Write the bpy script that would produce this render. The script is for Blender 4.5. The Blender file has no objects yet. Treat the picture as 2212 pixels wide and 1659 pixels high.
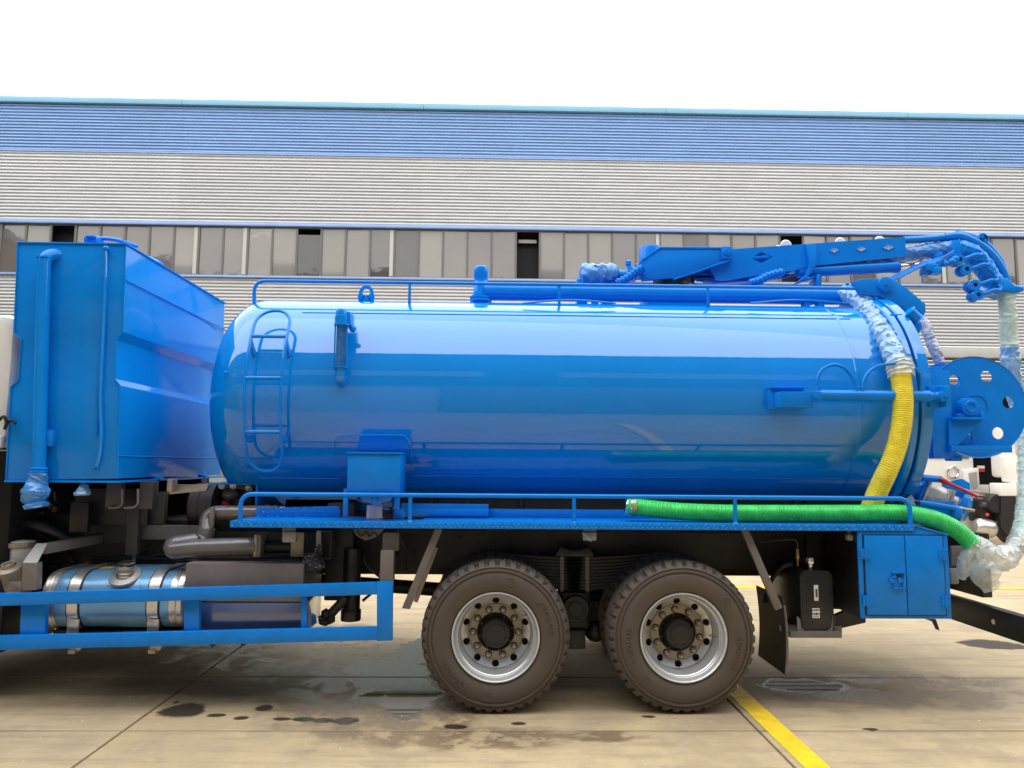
import bpy, bmesh, math, random
from mathutils import Vector, Matrix, noise
rnd = random.Random(7)
V = Vector
SC = bpy.context.scene
COL = SC.collection

# ------------------------------------------------------------------ camera
S = 1024/2212.0                     # photo measurements below are in a 2212 px wide view of it
FPX = 755.0                         # focal length in pixels of a 1024 px wide picture
DCAM = 5.55
YAW, PITCH, ROLL = math.radians(1.25), math.atan(80.3/755), 0.0076
Fv = V((math.sin(YAW)*math.cos(PITCH), math.cos(YAW)*math.cos(PITCH), math.sin(PITCH)))
R0 = V((math.cos(YAW), -math.sin(YAW), 0))
U0 = R0.cross(Fv)
Rv = R0*math.cos(ROLL) + U0*math.sin(ROLL)
Uv = U0*math.cos(ROLL) - R0*math.sin(ROLL)
def ray(dx, dy):
    return Fv + Rv*((dx*S-512)/FPX) + Uv*((384-dy*S)/FPX)
_d = ray(1075, 1541); HCAM = -_d.z*(DCAM+0.05)/_d.y
CAM = V((0, -DCAM, HCAM))
def P(dx, dy, Y):                   # photo point -> world point on the plane y = Y
    d = ray(dx, dy); return CAM + d*((Y+DCAM)/d.y)
def G(dx, dy):                      # photo point -> ground point
    d = ray(dx, dy); return CAM + d*(-HCAM/d.z)
cam = bpy.data.cameras.new('camera'); cam_o = bpy.data.objects.new('camera', cam); COL.objects.link(cam_o)
cam.sensor_width = 36; cam.lens = FPX*36/1024; cam.clip_start = 0.1; cam.clip_end = 2000
M = Matrix((Rv, Uv, -Fv)).transposed().to_4x4(); M.translation = CAM
cam_o.matrix_world = M
SC.camera = cam_o

# ------------------------------------------------------------------ light
W = bpy.data.worlds.new('World'); SC.world = W; W.use_nodes = True
nt = W.node_tree; nt.nodes.clear()
SUN_EL, SUN_ROT = math.radians(58), math.radians(200)
sky = nt.nodes.new('ShaderNodeTexSky'); sky.sky_type = 'NISHITA'; sky.sun_disc = False
sky.sun_elevation = SUN_EL; sky.sun_rotation = SUN_ROT
tc = nt.nodes.new('ShaderNodeTexCoord'); ns = nt.nodes.new('ShaderNodeTexNoise')
ns.inputs['Scale'].default_value = 1.6; ns.inputs['Detail'].default_value = 5
nt.links.new(tc.outputs['Generated'], ns.inputs['Vector'])
cr_ = nt.nodes.new('ShaderNodeValToRGB')     # even bright overcast with faint cloud structure
cr_.color_ramp.elements[0].position = .25; cr_.color_ramp.elements[0].color = (20.0, 20.0, 20.2, 1)
cr_.color_ramp.elements[1].position = .75; cr_.color_ramp.elements[1].color = (24.0, 23.9, 24.0, 1)
nt.links.new(ns.outputs['Fac'], cr_.inputs['Fac'])
mx = nt.nodes.new('ShaderNodeMix'); mx.data_type = 'RGBA'; mx.inputs[0].default_value = .92
nt.links.new(sky.outputs[0], mx.inputs[6]); nt.links.new(cr_.outputs[0], mx.inputs[7])
bg = nt.nodes.new('ShaderNodeBackground'); bg.inputs['Strength'].default_value = 0.15
nt.links.new(mx.outputs[2], bg.inputs['Color'])
wo = nt.nodes.new('ShaderNodeOutputWorld'); nt.links.new(bg.outputs[0], wo.inputs['Surface'])
sun = bpy.data.lights.new('sun', 'SUN'); sun.energy = 1.5; sun.angle = math.radians(80); sun.color = (1, .98, .95)
sun_o = bpy.data.objects.new('sun', sun); COL.objects.link(sun_o)
_az = math.radians(20)               # sun behind the camera, to its left
sd = V((-math.sin(_az)*math.cos(SUN_EL), -math.cos(_az)*math.cos(SUN_EL), math.sin(SUN_EL)))
sun_o.rotation_euler = sd.to_track_quat('Z', 'Y').to_euler()
SC.view_settings.view_transform = 'Standard'; SC.view_settings.look = 'None'
SC.view_settings.exposure = 0.0; SC.view_settings.gamma = 1
SC.cycles.max_bounces = 8; SC.cycles.transparent_max_bounces = 12

# ------------------------------------------------------------------ materials
def mat(name, col, rough=.5, metal=0, ior=1.5, coat=0, coat_ior=1.5, coat_rough=.03, var=0, vscale=6, bump=0, bscale=30,
        alpha=1, rvar=0, stretch=None, objrand=0, dirt=None, spec=.5):
    m = bpy.data.materials.new(name); m.use_nodes = True; t = m.node_tree
    b = t.nodes['Principled BSDF']
    b.inputs['Base Color'].default_value = (*col, 1); b.inputs['Roughness'].default_value = rough
    b.inputs['Specular IOR Level'].default_value = spec; b.inputs['Metallic'].default_value = metal; b.inputs['IOR'].default_value = ior
    b.inputs['Coat Weight'].default_value = coat; b.inputs['Coat IOR'].default_value = coat_ior
    b.inputs['Coat Roughness'].default_value = coat_rough; b.inputs['Alpha'].default_value = alpha
    geo = t.nodes.new('ShaderNodeNewGeometry'); src = geo.outputs['Position']
    if stretch:
        mp = t.nodes.new('ShaderNodeMapping'); mp.inputs['Scale'].default_value = stretch
        t.links.new(src, mp.inputs['Vector']); src = mp.outputs[0]
    colout = None
    if var or dirt:
        n = t.nodes.new('ShaderNodeTexNoise'); n.inputs['Scale'].default_value = vscale; n.inputs['Detail'].default_value = 6
        n.inputs['Roughness'].default_value = .65
        t.links.new(src, n.inputs['Vector'])
        r = t.nodes.new('ShaderNodeValToRGB')
        d = dirt or tuple(c*(1-var) for c in col)
        r.color_ramp.elements[0].position = .3; r.color_ramp.elements[0].color = (*d, 1)
        r.color_ramp.elements[1].position = .68; r.color_ramp.elements[1].color = (*[min(1, c*(1+var)) for c in col], 1)
        t.links.new(n.outputs['Fac'], r.inputs['Fac']); colout = r.outputs[0]
        if rvar:
            mr = t.nodes.new('ShaderNodeMapRange'); mr.inputs['To Min'].default_value = max(0.02, rough-rvar); mr.inputs['To Max'].default_value = rough+rvar
            t.links.new(n.outputs['Fac'], mr.inputs['Value']); t.links.new(mr.outputs[0], b.inputs['Roughness'])
    if objrand:
        oi = t.nodes.new('ShaderNodeObjectInfo'); mr = t.nodes.new('ShaderNodeMapRange')
        mr.inputs['To Min'].default_value = 1-objrand; mr.inputs['To Max'].default_value = 1+objrand
        t.links.new(oi.outputs['Random'], mr.inputs['Value'])
        hs = t.nodes.new('ShaderNodeHueSaturation'); hs.inputs['Color'].default_value = (*col, 1)
        if colout: t.links.new(colout, hs.inputs['Color'])
        t.links.new(mr.outputs[0], hs.inputs['Value']); colout = hs.outputs[0]
    if colout: t.links.new(colout, b.inputs['Base Color'])
    if bump:
        n2 = t.nodes.new('ShaderNodeTexNoise'); n2.inputs['Scale'].default_value = bscale; n2.inputs['Detail'].default_value = 4
        t.links.new(geo.outputs['Position'], n2.inputs['Vector'])
        bp = t.nodes.new('ShaderNodeBump'); bp.inputs['Strength'].default_value = 1; bp.inputs['Distance'].default_value = bump
        t.links.new(n2.outputs['Fac'], bp.inputs['Height']); t.links.new(bp.outputs[0], b.inputs['Normal'])
        if coat: t.links.new(bp.outputs[0], b.inputs['Coat Normal'])
    return m
BLUE = (.003, .222, .71)
MT = {}
MT['blue']   = mat('blue_gloss_paint', BLUE, .42, spec=0, coat=.55, coat_ior=1.5, coat_rough=.09, var=.06, vscale=2.5, bump=.0007, bscale=9)
MT['tank']   = mat('blue_tank_paint', (.001, .222, .69), .42, spec=0, coat=1, coat_ior=1.72, coat_rough=.035, var=.06, vscale=1.5, bump=.0011, bscale=2.6)
MT['flatblue'] = mat('blue_satin_paint', (.004, .205, .69), .45, spec=0, coat=.5, coat_rough=.2, var=.08, vscale=5, bump=.0006, bscale=25)
MT['deck']   = mat('blue_deck_paint', (.006, .205, .67), .38, spec=0, coat=.5, coat_ior=1.7, coat_rough=.12, var=.10, vscale=6)
MT['bluefilm'] = mat('blue_oversprayed_film', (.06, .24, .56), .28, ior=1.6, var=.3, vscale=9, dirt=(.015, .14, .45))
MT['palefilm'] = mat('pale_blue_wrap_film', (.26, .44, .62), .2, ior=1.75, var=.2, vscale=9, dirt=(.06, .23, .52))
MT['greyfilm'] = mat('grey_wrap_film', (.46, .48, .52), .25, ior=1.6, var=.2, vscale=14, dirt=(.20, .24, .40))
MT['clearfilm'] = mat('clear_plastic_film', (.72, .78, .77), .14, ior=1.8, alpha=.42, var=.12, vscale=8)
MT['whitefilm'] = mat('white_plastic_film', (.66, .70, .67), .16, ior=1.7, alpha=.66, var=.15, vscale=5)
MT['blackfilm'] = mat('black_plastic_film', (.05, .05, .05), .2, ior=1.7)
MT['chassis'] = mat('dark_chassis_paint', (.012, .0095, .009), .5, var=.35, vscale=4, rvar=.15, bump=.0008, bscale=40)
MT['black']  = mat('black_paint', (.012, .011, .012), .42, var=.3, vscale=6, bump=.0006, bscale=40)
MT['plastic'] = mat('black_plastic', (.014, .014, .015), .33, var=.25, vscale=8, bump=.0006, bscale=90)
MT['grey']   = mat('grey_metal_paint', (.16, .14, .134), .45, var=.15, vscale=5, bump=.0006, bscale=50)
MT['greygloss'] = mat('grey_gloss_pipe', (.115, .104, .098), .28, coat=.5, var=.18, vscale=6)
MT['dkgrey'] = mat('dark_grey_paint', (.052, .046, .045), .5, var=.2, vscale=5)
MT['silver'] = mat('bare_aluminium', (.62, .60, .56), .32, metal=.85, var=.12, vscale=12, rvar=.08)
MT['rim']    = mat('silver_wheel_paint', (.60, .61, .62), .28, metal=.5, var=.05, vscale=5)
MT['lowpanel'] = mat('grey_panel_blue_reflection', (.03, .07, .20), .3, coat=1, coat_ior=1.9, coat_rough=.12, var=.1)  # blue reflection of the guard bar mixed into the grey colour
MT['letter'] = mat('dusty_rubber', (.10, .085, .07), .7)
MT['tread']  = mat('lighter_blue_tread', (.02, .26, .76), .4, spec=.1, coat=.4)  # raised marks coloured lighter than the deck lip
MT['beige']  = mat('beige_wheel_ring', (.34, .29, .22), .45, metal=.2, var=.12, vscale=18)
MT['chrome'] = mat('chrome', (.75, .75, .74), .08, metal=1)
MT['steel']  = mat('worn_steel', (.36, .32, .27), .38, metal=.6, var=.12, vscale=8)
MT['cast']   = mat('cast_silver_valve', (.66, .63, .56), .5, metal=.3, var=.25, vscale=22, bump=.002, bscale=60)
MT['tankblue'] = mat('blue_anodised_tank', (.14, .34, .56), .32, metal=.3, var=.15, vscale=4, rvar=.08, coat=.3)
MT['rubber'] = mat('tyre_rubber', (.050, .040, .034), .6, var=.45, vscale=5, dirt=(.095, .072, .053), bump=.0008, bscale=70)
MT['hose_y'] = mat('yellow_hose', (.90, .74, .05), .38, var=.15, vscale=10)
MT['hose_g'] = mat('green_hose', (.04, .60, .12), .36, var=.3, vscale=9)
MT['greenhose2'] = mat('pale_green_hose', (.34, .60, .46), .4, var=.2)
MT['white']  = mat('white_cab_paint', (.76, .74, .69), .3, coat=.6, var=.04, vscale=3)
MT['red']    = mat('red_paint', (.55, .02, .02), .35)
MT['sticker'] = mat('white_sticker', (.72, .72, .68), .5)
MT['yellowst'] = mat('yellow_sticker', (.72, .47, .03), .5)
MT['amber']  = mat('orange_clamp', (.7, .28, .03), .3)
MT['glass']  = mat('gauge_glass', (.02, .15, .40), .1, ior=1.6, var=.3, vscale=30)
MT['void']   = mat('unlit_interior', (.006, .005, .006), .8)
MT['cladblue'] = mat('blue_cladding', (.15, .265, .47), .45, coat=.1, coat_rough=.2, var=.08, vscale=.8, stretch=(1, 1, 6), objrand=.03)
MT['cladgrey'] = mat('grey_cladding', (.40, .406, .408), .5, var=.07, vscale=.9, stretch=(1, 1, 6), objrand=.03)
MT['fascia'] = mat('blue_fascia', (.13, .30, .42), .5, var=.05, vscale=1)
MT['flash']  = mat('blue_flashing', (.18, .28, .52), .4, var=.1, vscale=1)
MT['mull']   = mat('grey_mullion', (.10, .095, .09), .45)
MT['pane']   = mat('tinted_pane', (.105, .09, .074), .03, ior=1.75, var=.12, vscale=.7, objrand=.4, bump=.005, bscale=1.4)
MT['paned'] = mat('dark_reflection_pane', (.06, .052, .045), .03, ior=1.6, var=.1, vscale=.7, objrand=.3, bump=.005, bscale=1.4)  # darker glass colour stands in for a dark reflection
MT['paneb']  = mat('blind_behind_pane', (.17, .16, .135), .05, ior=1.6, var=.05, vscale=.7, objrand=.12)
MT['column'] = mat('pale_column', (.36, .35, .31), .5)
MT['beam']   = mat('concrete_beam', (.36, .355, .34), .7, var=.1, vscale=2)
MT['brick']  = mat('greenish_block', (.19, .205, .16), .8, var=.15, vscale=3, bump=.002)
MT['door']   = mat('teal_door', (.20, .235, .215), .45, var=.1)
MT['shut']   = mat('grey_shutter', (.16, .15, .145), .5, var=.1)
MT['opplow'] = mat('pale_reflection_band', (.17, .165, .155), .8, var=.15, vscale=.5)
MT['opp']    = mat('weathered_grey_cladding', (.055, .06, .075), .7, var=.15, vscale=.6)
MT['yline']  = mat('yellow_road_paint', (.88, .60, .008), .5, var=.12, vscale=9, dirt=(.66, .43, .02), bump=.001, bscale=60)
MT['lightlens'] = mat('grey_lamp_housing', (.27, .26, .255), .35, var=.1)
MT['joint']  = mat('joint_filler', (.035, .03, .026), .9)

# ------------------------------------------------------------------ mesh helpers
def cr(pts, per=8):                 # smooth curve through points
    pts = [V(p) for p in pts]; out = []
    q = [pts[0]*2-pts[1]] + pts + [pts[-1]*2-pts[-2]]
    for i in range(1, len(q)-2):
        a, b, c, d = q[i-1], q[i], q[i+1], q[i+2]
        for k in range(per):
            s = k/per
            out.append(.5*((2*b) + (c-a)*s + (2*a-5*b+4*c-d)*s*s + (3*b-a-3*c+d)*s**3))
    out.append(pts[-1]); return out
def corner(pts, r, n=5):            # polyline with rounded corners
    pts = [V(p) for p in pts]; out = [pts[0]]
    for a, b, c in zip(pts, pts[1:], pts[2:]):
        d1 = (a-b); d2 = (c-b); rr = min(r, d1.length*.49, d2.length*.49)
        p1 = b+d1.normalized()*rr; p2 = b+d2.normalized()*rr
        for k in range(n+1):
            s = k/n; out.append(p1*(1-s)**2 + b*2*s*(1-s) + p2*s*s)
    out.append(pts[-1]); return out
def resample(pts, step):
    L = [0]
    for a, b in zip(pts, pts[1:]): L.append(L[-1]+(b-a).length)
    n = max(2, int(L[-1]/step)); out = []; j = 0
    for i in range(n+1):
        t = L[-1]*i/n
        while j < len(L)-2 and L[j+1] < t: j += 1
        s = (t-L[j])/max(1e-9, L[j+1]-L[j]); out.append(pts[j].lerp(pts[j+1], s))
    return out
def arc2(cx, cy, rx, ry, a0, a1, n):
    return [(cx+rx*math.cos(math.radians(a0+(a1-a0)*i/n)), cy+ry*math.sin(math.radians(a0+(a1-a0)*i/n))) for i in range(n+1)]
def rrect(x0, z0, x1, z1, r, n=5):
    return (arc2(x1-r, z1-r, r, r, 0, 90, n)+arc2(x0+r, z1-r, r, r, 90, 180, n)+arc2(x0+r, z0+r, r, r, 180, 270, n)+arc2(x1-r, z0+r, r, r, 270, 360, n))
class MB:
    def __init__(s): s.v = []; s.f = []
    def add(s, vs, fs):
        o = len(s.v); s.v += [V(p) for p in vs]; s.f += [tuple(i+o for i in f) for f in fs]; return s
    def box(s, lo, hi, bev=0):
        lo, hi = V(lo), V(hi)
        lo, hi = V([min(a, b) for a, b in zip(lo, hi)]), V([max(a, b) for a, b in zip(lo, hi)])
        b = min(bev, *[(h-l)*.45 for l, h in zip(lo, hi)])
        if b <= 0:
            vs = [(x, y, z) for x in (lo.x, hi.x) for y in (lo.y, hi.y) for z in (lo.z, hi.z)]
            return s.add(vs, [(0,1,3,2),(4,6,7,5),(0,4,5,1),(2,3,7,6),(0,2,6,4),(1,5,7,3)])
        bm = bmesh.new(); bmesh.ops.create_cube(bm, size=1)
        for v in bm.verts: v.co = V([(lo[i]+hi[i])/2+v.co[i]*(hi[i]-lo[i]) for i in range(3)])
        bmesh.ops.bevel(bm, geom=bm.edges[:], offset=b, segments=2, affect='EDGES', profile=.5)
        return s.bm(bm)
    def bm(s, bm):
        bm.verts.index_update()
        s.add([v.co.copy() for v in bm.verts], [[v.index for v in f.verts] for f in bm.faces]); bm.free(); return s
    def prism(s, poly, ext, bev=0):
        poly = [V(p) for p in poly]; ext = V(ext); n = len(poly)
        if bev:
            bm = bmesh.new(); a = [bm.verts.new(p) for p in poly]; b = [bm.verts.new(p+ext) for p in poly]
            bm.faces.new(a); bm.faces.new(b[::-1])
            for i in range(n): bm.faces.new((a[i], b[i], b[(i+1)%n], a[(i+1)%n]))
            bmesh.ops.recalc_face_normals(bm, faces=bm.faces[:])
            bmesh.ops.bevel(bm, geom=bm.edges[:], offset=bev, segments=2, affect='EDGES', profile=.5)
            return s.bm(bm)
        return s.add(poly+[p+ext for p in poly], [tuple(range(n)), tuple(range(2*n-1, n-1, -1))]+[(i, i+n, (i+1)%n+n, (i+1)%n) for i in range(n)])
    def tube(s, path, r, n=12, caps=True, sx=1, crumple=None):
        path = [V(p) for p in path]; m = len(path); arc = 0; sd = (m*.37) % 7; rr = r if isinstance(r, (list, tuple)) else [r]*m
        t0 = (path[1]-path[0]).normalized(); ref = V((0, 0, 1)) if abs(t0.z) < .9 else V((0, 1, 0))
        a = (ref - t0*ref.dot(t0)).normalized(); vs = []
        for i, p in enumerate(path):
            t = (path[min(i+1, m-1)]-path[max(i-1, 0)]).normalized()
            a = (a - t*a.dot(t)).normalized(); b = t.cross(a)
            if i: arc += (p-path[i-1]).length
            for k in range(n):
                w = 2*math.pi*k/n; d = a*math.cos(w)*sx+b*math.sin(w); q = p+d*rr[i]
                if crumple:
                    amp, fr = crumple; h = -.25+.7*noise.noise(q*fr*.55+V((sd, 0, 0)))
                    for tw, fs_, fv, wt in ((3, .8, .55, .45), (-5, .55, .8, .4), (.5, 1.5, .3, .3)):
                        w2 = w+tw*arc; e = noise.noise(V((arc*fr*fs_*1.3+sd+tw, math.cos(w2)*rr[i]*fr*fv*1.8, math.sin(w2)*rr[i]*fr*fv*1.8)))
                        h += wt*max(0, 1-abs(e)*5)
                    q = q+d*amp*h
                vs.append(q)
        fs = [(i*n+k, i*n+(k+1)%n, (i+1)*n+(k+1)%n, (i+1)*n+k) for i in range(m-1) for k in range(n)]
        if caps: fs += [tuple(range(n-1, -1, -1)), tuple(range((m-1)*n, m*n))]
        return s.add(vs, fs)
    def cyl(s, a, b, r, n=20, r2=None): return s.tube([a, b], [r, r if r2 is None else r2], n)
    def lathe(s, prof, o, ax, n=32, caps=False, rad=None):    # prof: (radius, distance along the axis)
        ax = V(ax).normalized(); ref = V((0, 0, 1)) if abs(ax.z) < .9 else V((1, 0, 0))
        a = (ref-ax*ref.dot(ax)).normalized(); b = ax.cross(a); o = V(o); vs = []; m = len(prof)
        for j, (r, h) in enumerate(prof):
            for k in range(n):
                w = 2*math.pi*k/n; q = r if rad is None else rad(j, k, r)
                vs.append(o+ax*h+(a*math.cos(w)+b*math.sin(w))*q)
        fs = [(j*n+k, j*n+(k+1)%n, (j+1)*n+(k+1)%n, (j+1)*n+k) for j in range(m-1) for k in range(n)]
        if caps: fs += [tuple(range(n-1, -1, -1)), tuple(range((m-1)*n, m*n))]
        return s.add(vs, fs)
    def ball(s, c, r, sc=(1, 1, 1), n=12):
        c = V(c); m = n//2; vs = []
        for j in range(m+1):
            th = math.pi*j/m
            for k in range(n):
                w = 2*math.pi*k/n
                vs.append(c+V((math.sin(th)*math.cos(w)*sc[0], math.sin(th)*math.sin(w)*sc[1], math.cos(th)*sc[2]))*r)
        return s.add(vs, [(j*n+k, j*n+(k+1)%n, (j+1)*n+(k+1)%n, (j+1)*n+k) for j in range(m) for k in range(n)])
    def holed(s, fn, n, r0, r1, rh, hr, ph=0, hw=1, back=.02, m=32):   # annulus with n round holes; fn(x, z, depth) -> point
        for i in range(n):
            c = 2*math.pi*(i+.5)/n+ph; w = math.pi/n; outer = []; q = m//4
            for k in range(q): outer.append((r1, c-w+2*w*k/q))
            for k in range(q): outer.append((r1+(r0-r1)*k/q, c+w))
            for k in range(q): outer.append((r0, c+w-2*w*k/q))
            for k in range(q): outer.append((r0+(r1-r0)*k/q, c-w))
            ov = [(r*math.cos(t), r*math.sin(t)) for r, t in outer]
            cx, cz = rh*math.cos(c), rh*math.sin(c); er = V((math.cos(c), math.sin(c))); et = V((-math.sin(c), math.cos(c)))
            iv = []
            for x, z in ov:
                d = V((x-cx, z-cz)); an = math.atan2(d.dot(et), d.dot(er)); e = er*math.cos(an)*hr+et*math.sin(an)*hr*hw
                iv.append((cx+e.x, cz+e.y))
            vs = [fn(x, z, 0) for x, z in ov]+[fn(x, z, 0) for x, z in iv]+[fn(x, z, back) for x, z in iv]
            s.add(vs, [(k, (k+1)%m, m+(k+1)%m, m+k) for k in range(m)]+[(m+k, m+(k+1)%m, 2*m+(k+1)%m, 2*m+k) for k in range(m)])
        return s
    def data(s, name, m, ang=35):
        me = bpy.data.meshes.new(name); me.from_pydata(s.v, [], s.f); me.materials.append(m)
        bm = bmesh.new(); bm.from_mesh(me); bmesh.ops.remove_doubles(bm, verts=bm.verts[:], dist=1e-5)
        bmesh.ops.recalc_face_normals(bm, faces=bm.faces[:]); bm.to_mesh(me); bm.free()
        if ang:
            me.shade_smooth(); me.set_sharp_from_angle(angle=math.radians(ang))
        return me
    def build(s, name, m, parent=None, ang=35, label=None, kind=None):
        o = bpy.data.objects.new(name, s.data(name, MT[m] if isinstance(m, str) else m, ang)); COL.objects.link(o)
        if parent is not None: attach(o, parent)
        if label: o['label'] = label
        if kind: o['kind'] = kind
        return o
def wloc(o):
    p = V(o.location)
    while o.parent: o = o.parent; p = p+V(o.location)
    return p
def attach(o, parent):              # keeps world-space coordinates of the mesh
    o.parent = parent; o.location = -wloc(parent)
def tag(o, label, cat, group=None):
    o['label'] = label; o['category'] = cat
    if group: o['group'] = group
    return o
def empty(name, loc, label, cat, group=None):
    o = bpy.data.objects.new(name, None); COL.objects.link(o); o.location = loc; o.empty_display_size = .2
    return tag(o, label, cat, group)
def pp(pts, Y): return [P(x, y, Y) for x, y in pts]
def flat(pts, Y):                   # photo outline -> outline exactly on y = Y
    return pp(pts, Y)
def pbox(mb, x0, y0, x1, y1, Y, dep, bev=.004):    # upright box whose front face covers a photo rectangle
    a, b, c, d = P(x0, y0, Y), P(x1, y0, Y), P(x0, y1, Y), P(x1, y1, Y)
    return mb.box(((a.x+c.x)/2, Y, (c.z+d.z)/2), ((b.x+d.x)/2, Y+dep, (a.z+b.z)/2), bev)
def slab_from(pts, Y, dep, bev=0): return MB().prism(flat(pts, Y), (0, dep, 0), bev)
# ------------------------------------------------------------------ ground
def concrete():
    m = bpy.data.materials.new('yard_concrete'); m.use_nodes = True; t = m.node_tree; b = t.nodes['Principled BSDF']; L = t.links.new
    def nd(ty, **k):
        n = t.nodes.new(ty)
        for a, v in k.items(): setattr(n, a, v)
        return n
    def val(n, i, v): n.inputs[i].default_value = v; return n
    pos = nd('ShaderNodeNewGeometry').outputs['Position']
    def noi(scale, det=6, ro=.6, vec=None):
        n = nd('ShaderNodeTexNoise'); val(n, 'Scale', scale); val(n, 'Detail', det); val(n, 'Roughness', ro); L(vec or pos, n.inputs['Vector']); return n.outputs['Fac']
    def math_(op, a, b_=None, clamp=False):
        n = nd('ShaderNodeMath', operation=op, use_clamp=clamp)
        for i, x in enumerate((a, b_)):
            if x is None: continue
            if isinstance(x, (int, float)): n.inputs[i].default_value = x
            else: L(x, n.inputs[i])
        return n.outputs[0]
    def mixc(f, a, c):
        n = nd('ShaderNodeMix', data_type='RGBA')
        if isinstance(f, float): n.inputs[0].default_value = f
        else: L(f, n.inputs[0])
        for i, x in ((6, a), (7, c)):
            if isinstance(x, tuple): n.inputs[i].default_value = (*x, 1)
            else: L(x, n.inputs[i])
        return n.outputs[2]
    def rng(x, a, c, lo=0, hi=1, smooth=True):
        n = nd('ShaderNodeMapRange', interpolation_type='SMOOTHSTEP' if smooth else 'LINEAR'); L(x, n.inputs['Value'])
        for k, v in (('From Min', a), ('From Max', c), ('To Min', lo), ('To Max', hi)): val(n, k, v)
        return n.outputs[0]
    warp = noi(2.6, 5, .62); fine = noi(14, 4, .6)
    w = math_('ADD', math_('MULTIPLY', math_('SUBTRACT', warp, .5), 1.9), math_('MULTIPLY', math_('SUBTRACT', fine, .5), .08))
    def blob(dx, dy, rx, ry, edge=.16):
        c = G(dx, dy); ex = (G(dx+rx, dy)-c).length; ey = abs(G(dx, dy-ry).y-G(dx, dy+ry).y)/2
        s = nd('ShaderNodeVectorMath', operation='SUBTRACT'); L(pos, s.inputs[0]); s.inputs[1].default_value = (c.x, c.y, 0)
        q = nd('ShaderNodeVectorMath', operation='MULTIPLY'); L(s.outputs[0], q.inputs[0]); q.inputs[1].default_value = (1/ex, 1/ey, 0)
        ln = nd('ShaderNodeVectorMath', operation='LENGTH'); L(q.outputs[0], ln.inputs[0])
        return rng(math_('ADD', ln.outputs['Value'], w), 1-edge, 1+edge, 1, 0)
    def union(l):
        o = l[0]
        for x in l[1:]: o = math_('MAXIMUM', o, x)
        return o
    water = union([blob(*a) for a in ((850, 1462, 82, 44), (880, 1512, 66, 34), (905, 1410, 45, 34), (1722, 1479, 92, 15), (800, 1440, 50, 16))])
    damp = union([blob(*a, edge=.3) for a in ((1000, 1592, 250, 24), (870, 1560, 170, 48), (790, 1475, 190, 85), (900, 1525, 140, 40), (1950, 1490, 300, 40), (1290, 1590, 120, 12), (660, 1400, 230, 60))])
    oil = union([blob(*a) for a in ((393, 1533, 50, 15), (381, 1517, 7, 3), (571, 1529, 19, 7), (612, 1553, 20, 4), (655, 1554, 26, 5), (700, 1556, 24, 5), (748, 1557, 30, 8), (1120, 1563, 18, 4), (985, 1570, 26, 5), (1880, 1575, 22, 3), (1400, 1548, 16, 3), (2150, 1392, 60, 10), (470, 1545, 20, 4), (520, 1551, 18, 4))])
    under_shade = blob(1180, 1440, 900, 60, edge=.5)  # soft shade under the truck, darkened into the concrete colour
    big = noi(.35, 6, .6); mid = noi(2.2, 8, .68); sp = noi(60, 3, .6)
    oi = nd('ShaderNodeObjectInfo').outputs['Random']
    base = mixc(rng(big, .3, .7), (.42, .32, .18), (.54, .42, .24))
    base = mixc(math_('MULTIPLY', rng(mid, .40, .68), .55), base, (.31, .255, .175))
    base = mixc(math_('MULTIPLY', rng(sp, .52, .72), .4), base, (.26, .21, .15))
    base = mixc(math_('MULTIPLY', oi, .22), base, (.36, .31, .235))
    mp = nd('ShaderNodeMapping'); val(mp, 'Scale', (.5, 5, 1)); L(pos, mp.inputs['Vector'])
    streak = noi(1.6, 6, .65, mp.outputs[0])
    base = mixc(math_('MULTIPLY', rng(streak, .46, .66), .45), base, (.24, .19, .135))
    base = mixc(math_('MULTIPLY', rng(noi(.9, 7, .66), .50, .64), .38), base, (.30, .225, .135))
    base = mixc(math_('MULTIPLY', rng(noi(7, 5, .7), .56, .70), .3), base, (.56, .48, .34))
    base = mixc(math_('MULTIPLY', under_shade, .15), base, (.20, .155, .115))
    patch = rng(noi(3.4, 8, .7), .42, .5, .35, 1)
    dm = math_('MULTIPLY', damp, patch)
    base = mixc(math_('MULTIPLY', dm, .72), base, (.155, .105, .065))
    base = mixc(math_('MULTIPLY', oil, .97), base, (.035, .023, .013))
    base = mixc(math_('MULTIPLY', water, .9), base, (.050, .040, .030))
    L(base, b.inputs['Base Color'])
    ro = math_('SUBTRACT', .82, math_('MULTIPLY', dm, .56)); ro = math_('SUBTRACT', ro, math_('MULTIPLY', oil, .12))
    ro = math_('SUBTRACT', ro, math_('MULTIPLY', water, .80)); ro = math_('MAXIMUM', ro, .012); L(ro, b.inputs['Roughness'])
    io = nd('ShaderNodeMapRange'); L(water, io.inputs['Value']); val(io, 'To Min', 1.45); val(io, 'To Max', 1.6); L(io.outputs[0], b.inputs['IOR'])
    bp = nd('ShaderNodeBump'); val(bp, 'Distance', .004)
    L(math_('SUBTRACT', 1, math_('MAXIMUM', water, math_('MULTIPLY', dm, .5))), bp.inputs['Strength'])
    L(math_('ADD', noi(28, 8, .78), math_('MULTIPLY', sp, .6)), bp.inputs['Height']); L(bp.outputs[0], b.inputs['Normal'])
    return m
MT['concrete'] = concrete()
ground = MB().add([(-300, -300, -.03), (300, -300, -.03), (300, 300, -.03), (-300, 300, -.03)], [(0, 1, 2, 3)]).build('ground', 'joint', None, 0)
ground['kind'] = 'structure'
JX = G(1645, 1580).x-.015; JY = [-9.55, -4.7, G(1106, 1578.5).y, G(1106, 1463).y, 5.3, 9.6, 13.9, 18.45]
xs = [JX+4.22*k for k in range(-7, 7)]
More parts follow.
